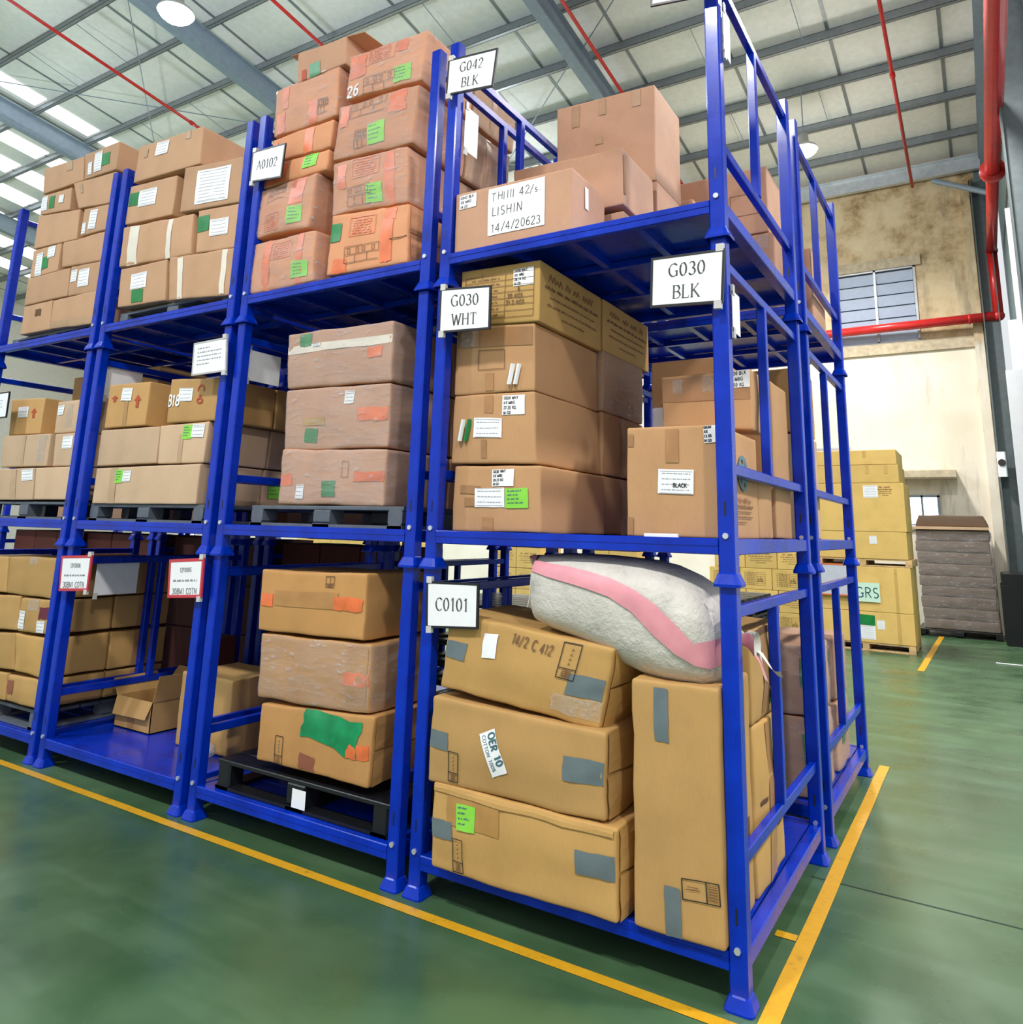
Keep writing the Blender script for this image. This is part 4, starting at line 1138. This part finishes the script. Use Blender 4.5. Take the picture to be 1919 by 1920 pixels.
('o5',(-4.258,2.872,-3.662,2.835,-3.657,2.524,-4.249,2.531),0.07,0.5,'ply',4,'taped tan carton with red glass mark, top layer right, third bay middle rack',[('w',0.215, 0.474, 0.492, 0.78),('RG',0.576, 0.37, 0.715, 0.866),('P3',0.001, 0.343, 0.182, 0.744, 'B18')],{'rr':1}),
('p1',(-7.094,2.233,-6.049,2.232,-6.000,1.958,-7.043,1.951),0.06,0.5,'pal',2,'pale carton with rounded white tag, bottom left, far left bay middle rack',[('t',0.635, 0.005, 0.727, 0.972),('w',0.816, 0.604, 0.99, 0.957)],{}),
('p2',(-6.022,2.232,-5.409,2.233,-5.391,1.960,-5.974,1.958),0.06,0.5,'pal',2,'plain pale carton bottom right, far left bay middle rack',[],{}),
('p3',(-6.709,2.540,-5.875,2.524,-5.880,2.244,-6.670,2.250),0.07,0.5,'pal',2,'pale carton with a taped seam second layer left, far left bay middle rack',[('t',0.456, 0.0, 0.513, 0.971),('c',0.778, 0.135, 0.937, 0.979)],{}),
('p4',(-5.804,2.516,-5.415,2.517,-5.405,2.238,-5.776,2.241),0.07,0.5,'pal',2,'pale carton with tilted white tag second layer right, far left bay middle rack',[('w',0.358, 0.525, 0.748, 0.917)],{}),
('p5',(-6.721,2.885,-6.129,2.860,-6.133,2.539,-6.679,2.547),0.1,0.5,'ply',2,'tan carton with one red arrow, top layer, far left bay middle rack',[('A',0.661, 0.443, 0.828, 0.729),('w',0.258, 0.473, 0.574, 0.773)],{}),
('p6',(-5.883,2.808,-5.430,2.806,-5.420,2.520,-5.872,2.526),0.09,0.5,'pal',4,'taped pale carton beside the post, top layer, far left bay middle rack',[('c',0.401, 0.184, 0.607, 0.891),('w',0.059, 0.568, 0.284, 0.869)],{}),
('p7',(-6.900,3.220,-5.450,3.220,-5.450,2.560,-6.900,2.560),0.72,0.5,'ply',3,'brown carton lying high behind the side rail, rear of the far left bay middle rack',[],{}),
('q1',(-5.884,0.566,-5.376,0.574,-5.376,0.370,-5.860,0.364),0.03,0.5,'yel2',6,'battered carton with faded red patch, bottom right, far left bay bottom rack',[('n',0.022, 0.297, 0.228, 0.811)],{'rr':1}),
('q2',(-6.555,0.550,-5.903,0.572,-5.877,0.366,-6.521,0.332),0.03,0.5,'yel2',5,'battered carton cut by the photo edge, lowest layer, far left bay bottom rack',[],{}),
('q3',(-5.868,0.884,-5.376,0.884,-5.376,0.590,-5.803,0.604),0.03,0.5,'yel',6,'battered carton second layer right, far left bay bottom rack',[],{'rr':1}),
('q4',(-6.756,0.828,-5.876,0.883,-5.812,0.607,-6.699,0.547),0.03,0.5,'yel2',5,'battered carton second layer left, far left bay bottom rack',[],{}),
('q5',(-5.855,1.165,-5.376,1.173,-5.376,0.914,-5.847,0.898),0.03,0.5,'yel2',6,'carton with maroon patch and white slip, third layer right, far left bay bottom rack',[('mr',0.642, 0.43, 1, 0.765),('w',0.63, 0.021, 0.857, 0.371),('w',0.016, 0.079, 0.211, 0.617),('c',0.26, 0.654, 0.588, 1)],{'rr':1}),
('q6',(-6.774,1.141,-5.884,1.176,-5.858,0.906,-6.720,0.862),0.03,0.5,'yel2',5,'plain carton third layer left, far left bay bottom rack',[],{}),
('q7',(-6.150,1.482,-5.376,1.496,-5.376,1.182,-6.114,1.183),0.03,0.5,'yel2',6,'dented carton with taped top edge, top layer right, far left bay bottom rack',[('c',0.445, 0.797, 0.604, 1)],{'rr':1}),
('q8',(-6.895,1.466,-6.184,1.476,-6.133,1.186,-6.804,1.166),0.03,0.5,'yel2',5,'carton cut by the photo edge, top layer left, far left bay bottom rack',[],{}),
('r2',(-4.280,0.710,-3.700,0.710,-3.700,0.200,-4.280,0.200),0.47,0.5,'yel2',6,'dim carton with folded top flaps behind the post, rear of the third bay bottom rack',[('R:t',0.3, 0.0, 0.5, 1)],{}),
('r3',(-5.100,0.820,-4.850,0.820,-4.850,0.200,-5.100,0.200),1.1,0.3,'drk',4,'small dark red box behind the open carton, third bay bottom rack',[],{}),
]
SIGNS = [
((-1.636,4.659,-1.267,4.618,-1.295,4.370,-1.643,4.415),-0.045,['G042', 'BLK'],'k','white sign reading G042 BLK in a black frame'),
((-1.608,3.167,-1.255,3.137,-1.252,2.885,-1.607,2.902),-0.045,['G030', 'WHT'],'k','white sign reading G030 WHT'),
((-0.315,3.132,0.050,3.119,0.033,2.858,-0.323,2.880),-0.045,['G030', 'BLK'],'k','large white sign reading G030 BLK on the corner post'),
((-1.602,1.535,-1.264,1.541,-1.260,1.318,-1.590,1.297),-0.045,['C0101'],'k','white sign reading C0101'),
((-3.423,4.495,-3.069,4.475,-3.083,4.211,-3.422,4.248),-0.045,['A0102'],'k','white sign reading A0102 in a black frame'),
((-3.852,3.084,-3.484,3.091,-3.455,2.842,-3.838,2.840),-0.045,['~1'],'s','pale sign with small print list'),
((-5.198,1.525,-4.782,1.545,-4.779,1.286,-5.170,1.262),-0.045,['~2', '12F0006', '30BM1 COTN'],'r','red framed sign left'),
((-3.839,1.553,-3.470,1.579,-3.458,1.325,-3.812,1.301),-0.045,['~2', '12F0005', '30BM1 COTN'],'r','red framed sign right'),
((-7.098,2.923,-6.458,2.917,-6.446,2.678,-7.082,2.678),-0.045,['~1'],'k','cut sign'),
((-0.293,4.845,0.128,4.759,0.103,4.464,-0.307,4.532),-0.045,[],'k','top sign'),
]
REAR = {'i1': 'rear film wrapped carton behind the top of the shrink wrapped stack', 'i2': 'rear film wrapped carton behind the middle of the shrink wrapped stack',
        'i3': 'rear film wrapped carton behind the bottom of the shrink wrapped stack', 'o1': 'rear carton with lime tag seen through the next bay, lowest layer',
        'o3': 'rear brown carton seen through the next bay, second layer', 'o5': 'rear brown carton seen through the next bay, third layer',
        'q1': 'shaded rear carton of the far left bottom rack, lowest layer', 'q3': 'shaded rear carton of the far left bottom rack, second layer',
        'q5': 'shaded rear carton of the far left bottom rack, third layer', 'q7': 'shaded rear carton of the far left bottom rack, top layer',
        'k1': 'rear brown carton lowest behind the right orange pile', 'k2': 'rear brown carton second up behind the right orange pile',
        'k3': 'rear brown carton third up behind the right orange pile', 'k4': 'rear brown carton topmost behind the right orange pile'}
for n, q, y0, dep, col, cr, label, decs, opt in CARTONS:
    hero = cr >= 5
    grp = 'cartons on the blue racks'
    carton(q, y0, dep, col, cr, label, decs, opt, grp, detail=9 if hero else 6)
    if n in REAR:
        dr = [('R:L', .1, .25, .32, .75), ('R:w', .32, .25, .5, .7)] if n == 'o1' else [('R:T', .4, 0, .5, 1)]
        if n[0] == 'i':
            dr = [('R:O', .1, .2, .5, .4)]
        carton(q, y0 + dep + .015, dep, 'brn' if n[0] == 'k' else col, max(2, cr - 2), REAR[n], dr, {'wrap': 1} if n[0] == 'k' else {}, grp, detail=5)

# ---- the open carton lying on the bare deck
def open_carton():
    x0, x1, y0, y1, z0, z1 = -5.13, -4.66, .51, .93, .2, .43
    org = ((x0 + x1) / 2, (y0 + y1) / 2, z0)
    root = empty('open_carton', org)
    tag(root, 'open empty carton with raised flaps on the bare blue deck, third bay bottom rack', 'carton')
    t = .006
    g = G().box(x0, x1, y0, y0 + t, z0, z1).box(x0, x1, y1 - t, y1, z0, z1).box(x0, x0 + t, y0, y1, z0, z1).box(x1 - t, x1, y0, y1, z0, z1).box(x0, x1, y0, y1, z0, z0 + t)
    g.done('carton_walls', 'yel2', root, org=org)
    def flap(a, b, d, nm='flap'):
        A, B_, D = Vector(a), Vector(b), Vector(d)
        p = [A, B_, B_ + D * .95 + (A - B_) * .04, A + D + (B_ - A) * .05]
        n_ = (B_ - A).cross(D).normalized() * .005
        p += [x + n_ for x in p]
        mk(nm, [tuple(x) for x in p], [(3, 2, 1, 0), (4, 5, 6, 7), (0, 1, 5, 4), (1, 2, 6, 5), (2, 3, 7, 6), (3, 0, 4, 7)], 'yel2', root, org=org)
    flap((x0, y1, z1), (x1, y1, z1), (0, .1, .16))
    flap((x1, y0, z1), (x1, y1, z1), (.02, 0, .19))
    flap((x0, y1, z1), (x0, y0, z1), (-.1, 0, .12))
    flap((x0, y0, z1), (x1, y0, z1), (0, -.04, -.13))
    mk('paper_label', [(x1 + .012, .62, z1 + .12), (x1 + .012, .78, z1 + .12), (x1 + .016, .78, z1 + .16), (x1 + .016, .62, z1 + .16)], [(0, 1, 2, 3)], 'white', root, org=org)
    mk('packing_tape', [(-4.95, y0 - .003, z0 + .01), (-4.87, y0 - .003, z0 + .01), (-4.87, y0 - .003, z1 - .01), (-4.95, y0 - .003, z1 - .01)], [(0, 1, 2, 3)], CARD_TAPE['yel2'], root, org=org)
open_carton()
def lump(name, c, s, mat, label, cat, sub='film'):
    vs, fs = [], []
    n, m = 18, 10
    for i in range(m + 1):
        th = math.pi * i / m
        for j in range(n):
            ph = 2 * math.pi * j / n
            k = 1 + .35 * noise.noise(Vector((math.cos(ph) * 2 + c[0], math.sin(ph) * 2 + c[1], th * 1.5)))
            vs.append((c[0] + s[0] * k * math.sin(th) * math.cos(ph), c[1] + s[1] * k * math.sin(th) * math.sin(ph), max(c[2] - s[2], c[2] + s[2] * k * math.cos(th))))
    for i in range(m):
        for j in range(n):
            fs.append((i * n + j, i * n + n + j, i * n + n + (j + 1) % n, i * n + (j + 1) % n))
    o = mk(name, vs, fs, mat, None, True, (c[0], c[1], c[2] - s[2]))
    return tag(o, label, cat)
lump('plastic_bag', (-3.86, .36, .26), (.15, .09, .06), 'bag', 'crumpled clear plastic bag on the deck beside the lowest dim carton', 'bag')
o = tag(G().box(-.40, -.235, .045, .06, 1.797, 1.815, .003).done('paper_roll', 'white', org=(-.32, .05, 1.797)), 'small white paper strip lying on the beam under the BLACK form carton', 'paper')

# ---- white woven sack with a pink stripe
def sack():
    S = [(-1.118, 1.675, 1.653), (-1.08, 1.687, 1.60), (-1.043, 1.689, 1.513), (-.995, 1.694, 1.35), (-.90, 1.702, 1.325), (-.777, 1.705, 1.300), (-.66, 1.703, 1.262), (-.543, 1.695, 1.215), (-.43, 1.688, 1.178),
         (-.323, 1.668, 1.157), (-.23, 1.63, 1.152), (-.144, 1.58, 1.153), (-.09, 1.51, 1.175), (-.055, 1.45, 1.22), (-.015, 1.40, 1.315), (.005, 1.385, 1.335), (.03, 1.40, 1.32), (.06, 1.395, 1.28)]
    n = 32
    org = (-.55, .25, 1.16)
    rows = []
    def pt(i, t, off=0):
        x, zt, zb = S[i]
        f = i / (len(S) - 1)
        hz = (zt - zb) / 2 + off
        hy = min(.27, .04 + 1.05 * (zt - zb) / 2) if 3 <= i <= 12 else max(.02, (zt - zb) * .55)
        hy += off
        ca, sa = math.cos(t), math.sin(t)
        e = .72
        yy = .235 - hy * math.copysign(abs(ca) ** e, ca)
        zz = (zt + zb) / 2 + hz * math.copysign(abs(sa) ** e, sa)
        k = noise.noise(Vector((x * 5, yy * 5, zz * 5))) * .012 + noise.noise(Vector((x * 14, yy * 12, zz * 14))) * .006
        yy += -k * ca * 1.5
        return (x + .3 * k, yy, zz + (k * sa if sa < .2 else k * .4))
    vs = [pt(i, 2 * math.pi * j / n) for i in range(len(S)) for j in range(n)]
    fs = [(i * n + j, i * n + n + j, i * n + n + (j + 1) % n, i * n + (j + 1) % n)[::-1] for i in range(len(S) - 1) for j in range(n)]
    fs += [tuple(range(n)), tuple(reversed(range((len(S) - 1) * n, len(S) * n)))]
    o = mk('woven_sack', vs, fs, 'sack', None, True, org)
    tag(o, 'white woven sack with a pink stripe slumped over the tan cartons by the corner post', 'sack')
    # stripe: centre angle along the length (angle 0 faces the front, pi/2 is the top)
    cen = [.6, .62, .66, .62, .5, .42, .38, .34, .22, .08, -.08, -.2, -.2, -.15, -.1, 0, 0, 0]
    wd = [.3, .3, .26, .17, .16, .16, .15, .14, .135, .13, .13, .14, .2, .28, .5, .6, .5, .45]
    vs, m = [], 6
    for i in range(len(S)):
        for j in range(m + 1):
            vs.append(pt(i, cen[i] + wd[i] * 1.25 * (2 * j / m - 1), .009))
    fs = [(i * (m + 1) + j, i * (m + 1) + j + 1, (i + 1) * (m + 1) + j + 1, (i + 1) * (m + 1) + j)[::-1] for i in range(len(S) - 1) for j in range(m)]
    mk('pink_stripe', vs, fs, 'pink', o, True, org)
    # tied mouth: frayed tails hanging past the corner post
    for k, (dx, dz, mt, ww) in enumerate(((.06, -.13, 'pink', .028), (.1, -.09, 'sack', .03), (.035, -.17, 'sack', .018))):
        A = Vector((.05, .2 + .04 * k, 1.30))
        p = []
        for i in range(6):
            t = i / 5
            c = A + Vector((dx * t, .03 * t, dz * t + .02 * math.sin(t * 5 + k)))
            p += [c + Vector((0, -ww * (1 - .5 * t), .006 * i)), c + Vector((.004, ww * (1 - .5 * t), 0))]
        mk('frayed_tail', [tuple(x) for x in p], [(2 * i, 2 * i + 1, 2 * i + 3, 2 * i + 2) for i in range(5)], mt, o, True, org)
    # loose string at the sewn end
    G().tube((-1.04, .1, 1.62), (-1.05, .1, 1.47), .003, 5).tube((-1.05, .1, 1.47), (-1.06, .1, 1.43), .003, 5).done('string', 'strap', o, org=org)
sack()

# ---------------------------------------------------------------- signs
def sign(q, y, lines, frame, label, posts='clip'):
    TL, TR, BR, BL = [Vector((q[i], y, q[i + 1])) for i in (0, 2, 4, 6)]
    org = tuple((TL + TR + BR + BL) / 4)
    O = Vector(org)
    root = empty('rack_sign', org)
    tag(root, label, 'sign', 'label signs clipped to the rack posts')
    def P(u, v, off=0):
        p = BL * (1 - u) * (1 - v) + BR * u * (1 - v) + TR * u * v + TL * (1 - u) * v
        return tuple(p - O + Vector((0, -off, 0)))
    W_ = (TR - TL).length
    H_ = (TL - BL).length
    def slab(name, u0, v0, u1, v1, a, b, mat):
        vs = [P(u0, v0, a), P(u1, v0, a), P(u1, v1, a), P(u0, v1, a), P(u0, v0, b), P(u1, v0, b), P(u1, v1, b), P(u0, v1, b)]
        return mk(name, vs, [(0, 1, 2, 3), (7, 6, 5, 4), (1, 0, 4, 5), (2, 1, 5, 6), (3, 2, 6, 7), (0, 3, 7, 4)], mat, root)
    mt = {'k': 'black', 's': 'silver', 'r': 'redframe'}[frame]
    b = .012 if frame != 'r' else .02
    slab('backing_board', .01, .01, .99, .99, 0, -.004, 'greypanel')
    bu, bv = b / W_, b / H_
    vs = [P(0, 0, .006), P(1, 0, .006), P(1, 1, .006), P(0, 1, .006), P(bu, bv, .006), P(1 - bu, bv, .006), P(1 - bu, 1 - bv, .006), P(bu, 1 - bv, .006)]
    vs += [P(0, 0, -.006), P(1, 0, -.006), P(1, 1, -.006), P(0, 1, -.006), P(bu, bv, 0), P(1 - bu, bv, 0), P(1 - bu, 1 - bv, 0), P(bu, 1 - bv, 0)]
    fs = []
    for i in range(4):
        j = (i + 1) % 4
        fs += [(i, j, 4 + j, 4 + i), (i + 8, j + 8, j, i), (4 + i, 4 + j, 12 + j, 12 + i)]
    mk('sign_frame', vs, fs, mt, root)
    paper = slab('sign_paper', bu * .6, bv * .6, 1 - bu * .6, 1 - bv * .6, .0045, .001, 'white')
    for cu in ((.06,) if frame == 'k' and 'corner' not in label else (.93,)):
        for cv, hh in ((1.03, .07), (-.03, .07)):
            slab('clip', cu - .05, cv - hh, cu + .05, cv + hh, .009, -.012, 'clip')
    def put(lines_, wf, mat):
        v2, f2 = ribbons(lines_, wf)
        mk('lettering', [P(x / W_, y_ / H_, .0062) for x, y_ in v2], f2, mat, paper)
    rnd = random.Random(len(label))
    if lines and lines[0][0] != '~':
        n = len(lines)
        for j, t in enumerate(lines):
            hh = H_ * (.25 if n == 2 else .29)
            tw = text_width(t) * hh
            if tw > W_ * .62:
                hh *= W_ * .62 / tw
                tw = W_ * .62
            yb = H_ * ((.58, .15)[j] if n == 2 else .38)
            ls, bars = serif_strokes(t, (W_ - tw) / 2, yb, hh)
            put(ls, serif_w(hh), 'sign_ink')
            if bars:
                put(bars, lambda a, c: .03 * hh, 'sign_ink')
    elif lines and lines[0] == '~1':
        ls = []
        for v in (.78, .66, .54, .42, .3):
            ls += scrawl(rnd, W_ * .14, W_ * (.5 if v in (.78, .3) else .85), H_ * v, .009)
        put(ls, lambda a, c: .003, 'grey_ink')
    elif lines:
        for tx, v, sc in ((lines[1], .66, .34), (lines[2], .1, .72)):
            hh = W_ * sc / text_width(tx)
            put(strokes(tx, W_ * (1 - sc) / 2, H_ * v, hh), lambda a, c: .16 * hh, 'grey_ink')
        ls = []
        for v, a, b_, hh in ((.42, .15, .85, .012),):
            ls += scrawl(rnd, W_ * a, W_ * b_, H_ * v, hh)
        put(ls, lambda a, c: .005, 'grey_ink')
    return root
SL_ = {'G042 BLK': None}
labs = ['white sign reading G042 BLK in a black frame', 'white sign reading G030 WHT on the post between two bays', 'large white sign reading G030 BLK on the corner post',
        'white sign reading C0101 in a black frame', 'white sign reading A0102 in a black frame', 'pale list sign with small print above the red arrow cartons',
        'red framed white sign left, beside the far left bottom rack', 'red framed white sign right, above the bare blue deck', 'framed sign cut by the left picture edge',
        'framed sign at the top edge on the tall corner post, mostly cut']
for (q, y, lines, fr, _), lb in zip(SIGNS, labs):
    sign(q, y, lines, fr, lb)
def side_board(x, y0, y1, z0, z1, label, th=.004, mat='white', tilt=0):
    root = empty('side_sign', (x, (y0 + y1) / 2, (z0 + z1) / 2))
    tag(root, label, 'sign', 'boards on the sides of the racks')
    a, b, c, d = y0 - root.location.y, y1 - root.location.y, z0 - root.location.z, z1 - root.location.z
    G().box(0, th, a, b, c, d).done('board', mat, root)
    G().box(-.004, th + .004, a, a + .03, d - .02, d + .03).done('clip', 'clip', root)
    G().box(-.004, th + .004, a, a + .03, c - .03, c + .02).done('clip', 'clip', root)
side_board(-3.44, .10, .40, 2.81, 3.03, 'blank white board edge on, right of the post beside the shrink wrapped stack')
side_board(-5.2, .09, .41, 2.80, 3.06, 'blank white board behind the red arrow carton, third bay middle rack')
side_board(-5.2, .24, .6, 1.21, 1.475, 'blank grey white board beside the left red framed sign')
side_board(.045, .05, .17, 2.745, 2.945, 'narrow white board edge on beside the large G030 BLK sign')
side_board(.045, .05, .16, 4.2, 4.46, 'narrow white board edge on, high on the tall corner post')
side_board(-1.585, .08, .22, 4.10, 4.40, 'small white paper with pen marks hanging under the G042 BLK sign')
side_board(-1.66, .06, .16, 1.29, 1.5, 'grey board edge on behind the C0101 sign', mat='greypanel')

side = ['left', 'middle', 'right', 'fourth']
rowname = ['lowest', 'second', 'third', 'fourth', 'fifth', 'sixth']
# ---------------------------------------------------------------- back row loads
BACKROW = [
    # x0,x1,y0,dep,z0,z1,colour,label
    (-.92, -.2, 1.98, .55, 4.0, 4.52, 'pnk', 'brown carton with outlined print seen through the top side rails, back row'),
    (-.98, -.16, 1.98, .55, 3.4, 3.99, 'pnk', 'pale carton with red mark under the outlined one, back row top rack'),
    (-.5, -.045, 2.72, .55, 3.4, 4.1, 'pnk', 'pale bright sided carton seen between the rear top bars'),
    (-.55, -.045, 2.0, .5, 2.52, 2.97, 'ply', 'rounded pale carton beyond the rear post, back row middle rack'),
    (-.6, -.045, 2.0, .55, 1.8, 2.51, 'pal', 'pale carton under the rounded one, back row middle rack'),
    (-.55, -.045, 2.05, .5, .2, .68, 'pnk', 'film wrapped pale bundle with green tag, lower front, back row bottom rack'),
    (-.55, -.045, 2.05, .5, .69, 1.12, 'pnk', 'film wrapped pale bundle with green tag, upper front, back row bottom rack'),
    (-.55, -.045, 2.75, .5, .2, .66, 'pnk', 'film wrapped pale bundle lower rear, back row bottom rack'),
    (-.55, -.045, 2.75, .5, .67, 1.1, 'pnk', 'film wrapped pale bundle upper rear, back row bottom rack'),
]
for x0, x1, y0, dep, z0, z1, col, lab in BACKROW:
    ds = []
    wr = 'bundle' in lab
    if 'outlined' in lab:
        ds = [('P0', .62, .3, .9, .62), ('c', .85, .8, .95, .98)]
    elif wr:
        ds = [('R:G', .25, .35, .5, .8), ('G', .82, .4, .95, .8)]
    elif 'red mark' in lab:
        ds = [('r', .7, .15, .8, .25)]
    carton((x0, z1, x1, z1, x1, z0, x0, z0), y0, dep, col, 9 if wr else 2, lab, ds, {'wrap': 1} if wr else {}, 'cartons on the back row racks')
bayname = ['', 'second bay', 'third bay', 'far left bay', 'left edge', 'bays beyond the left edge']
for u in (3, 4, 5):  # added cartons, their dark card paints the black behind the bays
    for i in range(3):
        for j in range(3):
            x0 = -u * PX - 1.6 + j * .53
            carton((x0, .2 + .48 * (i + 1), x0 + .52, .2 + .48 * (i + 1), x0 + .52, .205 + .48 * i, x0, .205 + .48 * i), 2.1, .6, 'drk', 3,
                   'added dark carton, back row behind the %s, %s layer, %s column' % (bayname[u], rowname[i], side[j]), (), {}, 'added dark back row cartons', detail=4)
for i in range(3):  # more added dark cartons, shade painted in behind the third bay
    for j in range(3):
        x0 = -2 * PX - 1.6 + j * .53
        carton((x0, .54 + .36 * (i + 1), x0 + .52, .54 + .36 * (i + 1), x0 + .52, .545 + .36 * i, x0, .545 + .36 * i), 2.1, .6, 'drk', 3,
               'added dark carton, back row behind the third bay, %s layer, %s column' % (rowname[i], side[j]), (), {}, 'added dark back row cartons', detail=4)
for u in (1, 2, 3, 4, 5):  # cartons added to block the bright wall behind the racks
    for i in range(2):
        for j in range(2):
            x0 = -u * PX - 1.58 + j * .78
            carton((x0, 1.8 + .6 * (i + 1), x0 + .77, 1.8 + .6 * (i + 1), x0 + .77, 1.805 + .6 * i, x0, 1.805 + .6 * i), 2.1, .8, 'brn', 3,
                   'added carton, middle back row behind the %s, %s layer, %s column' % (bayname[u], rowname[i], ['left', 'right'][j]), (), {}, 'added middle back row cartons', detail=4)

# ---------------------------------------------------------------- far yellow pallet stacks
wooden_pallet(-1.62, -.14, 10.85, 12.05, 0, .13, 'wooden pallet on the floor under the yellow cartons by the brown pile')
wooden_pallet(-1.60, -.10, 10.85, 12.05, 1.36, .12, 'wooden pallet carried halfway up the yellow carton stack by the brown pile')
def yc(x0, x1, z0, z1, lab, ds=(), y0=10.85, dep=1.15, cr=1):
    return carton((x0, z1, x1, z1, x1, z0, x0, z0), y0, dep, 'far', cr, lab, ds, {}, 'yellow cartons on pallets', detail=4)
yc(-1.60, -.13, .13, .62, 'big yellow carton lowest on the floor pallet of the far stack', [('w', .42, .1, .6, .55), ('G', .42, .56, .6, .9), ('w', .62, .45, .7, .75), ('t', .83, .0, .86, 1)])
yc(-1.60, -.13, .625, 1.355, 'big yellow carton carrying the mint GRS paper', [('t', .83, 0, .86, .98)])
yc(-1.58, -.15, 1.485, 1.93, 'big yellow carton just above the raised wooden pallet', [('w', .6, .55, .68, .85)])
yc(-1.57, -.14, 1.935, 2.75, 'tallest yellow carton with white sheet near the top of the far stack', [('w', .56, .7, .72, .95), ('X', .72, .72, .88, .95)])
yc(-1.55, -.2, 2.755, 3.06, 'flat yellow carton second from the top of the far stack', [('t', .62, .5, .66, .98), ('t', .84, .5, .88, .98)])
yc(-1.53, -.22, 3.065, 3.32, 'flat yellow carton topping the far stack', [('t', .6, .5, .64, .98)])
gr = empty('paper_sign', (-.86, 10.82, .93))
tag(gr, 'mint green paper lettered GRS on the far yellow carton', 'sign')
pp = G().box(-.25, .25, -.004, .004, -.15, .16).done('paper', 'mint', gr)
v2, f2 = ribbons(strokes('GRS', -.12, -.08, .16), lambda a, b: .018)
mk('lettering', [(x, -.006, z) for x, z in v2], f2, 'dgreen_ink', pp)
for nm, x0, x1, z0, z1, lab in (('grey_board', -2.0, -1.1, 0, 3.5, 'tall pale grey board standing behind the yellow stack'), ('grey_board', -1.85, -1.08, .88, 1.36, 'pale grey board with orange edge against the yellow stack')):
    r = empty(nm, (x0, 12.2 if z0 == 0 else 10.78, z0))
    tag(r, lab, 'board')
    G().box(0, x1 - x0, -.02, .0, 0, z1 - z0).done('panel', 'greypanel', r)
    G().box(0, x1 - x0, -.025, .005, z1 - z0, z1 - z0 + .025).box(0, x1 - x0, -.025, .005, -.02, 0).done('edge_strip', 'orange' if z0 > 0 else 'greypanel', r)
for i in range(6):
    for j in range(3):
        x0 = -3.5 + j * .57 + (.1 if i % 2 else 0)
        z0 = .13 + i * .37
        yc(x0, x0 + .56, z0, z0 + .365, 'small yellow printed carton, %s column, %s layer behind the right racks' % (side[j], rowname[i]), [('X', .1, .2, .9, .8)] if i % 2 else [('B0', .15, .2, .8, .85)], dep=.6)
wooden_pallet(-3.5, -1.75, 10.85, 12.0, 0, .12, 'wooden pallet under the small yellow printed cartons')
for s, (xa, nn, zz) in enumerate(((-8.4, 2, 4), (-6.2, 2, 4), (-14.6, 4, 4), (-11.4, 1, 3))):
    wooden_pallet(xa, xa + nn * .62, 10.9, 12.0, 0, .12, 'wooden pallet under distant yellow stack, %s one glimpsed behind the racks' % ['second', 'first', 'fourth', 'third'][s])
    for i in range(zz):
        for j in range(nn):
            x0 = xa + j * .62
            yc(x0, x0 + .61, .13 + i * .44, .13 + (i + 1) * .435, 'distant yellow carton, %s stack glimpsed behind the racks, %s layer, %s column' % (['second', 'first', 'fourth', 'third'][s], rowname[i], side[j]), [('X', .1, .2, .9, .8)], 10.9, .9).__setitem__('group', 'distant yellow cartons')

# ---------------------------------------------------------------- brown wrapped pile in the corner
plastic_pallet(-.3, 1.1, 13.85, 15.0, 0, .13, 'bpal', 'black pallet under the grey brown wrapped pile in the corner')
pile = empty('wrapped_pile', (.4, 14.4, .13))
tag(pile, 'grey brown pile of flattened cartons in clear film in the corner', 'pile')
z = 0
rnd = random.Random(3)
for i in range(9):
    h_ = rnd.uniform(.19, .23)
    dx = .05 * (1 - i / 9) + rnd.uniform(-.015, .015)
    q = (-.22 + .4 * 0 - .28 * 0 - .42 + dx - .02 * i * 0, z + h_, .62 + dx, z + h_, .62 + dx, z + .004, -.64 + dx, z + .004)
    bx = Box((q[6], q[1], q[2], q[3], q[4], q[5], q[6], q[7]), -.52, 1.05, 9, i * 3.1)
    vs, fs = bx.body(6)
    mk('cardboard_layer', vs, fs, 'slab', pile, True)
    z += h_
bx = Box((-.56, z + .28, .56, z + .28, .64, z + .06, -.62, z + .06), -.45, .95, 8, 55.)
mk('cardboard_layer', *bx.body(6), 'slab', pile, True)
G().box(-.68, .64, -.58, .55, z + .005, z + .06).done('cardboard_sheet', 'pal', pile)
bx = Box((-.64, z - .02, .66, z - .02, .68, .02, -.60, .02), -.54, 1.08, 6, 81.)
bx.org = (0, 0, 0)
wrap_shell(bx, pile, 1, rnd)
dk = G().box(1.14, 1.56, 13.2, 14.6, .0, 1.05, .03).box(1.16, 1.54, 13.25, 14.55, 1.05, 1.25, .03).done('dark_filler_bundle', 'bpal', org=(1.35, 13.9, 0))  # made-up black bundle standing in for the dark beside the pile
tag(dk, 'made-up black bundle standing in for the dark corner right of the wrapped pile', 'bundle')
o = tag(G().box(.95, 1.6, 10.75, 10.79, 0, .015, .004).done('white_batten', 'white', org=(1.3, 10.77, 0)), 'thin white batten lying on the floor at the right edge', 'batten')
me = tag(G().box(1.3, 1.46, 14.55, 14.68, 3.1, 3.6, .02).done('switch_box', 'white', org=(1.38, 14.6, 3.1)), 'white switch box on the grey corner column', 'box')
G().tube((1.38, 14.55, 3.38), (1.38, 14.53, 3.38), .07, 12).done('dial', 'ink', me, org=(1.38, 14.6, 3.1))
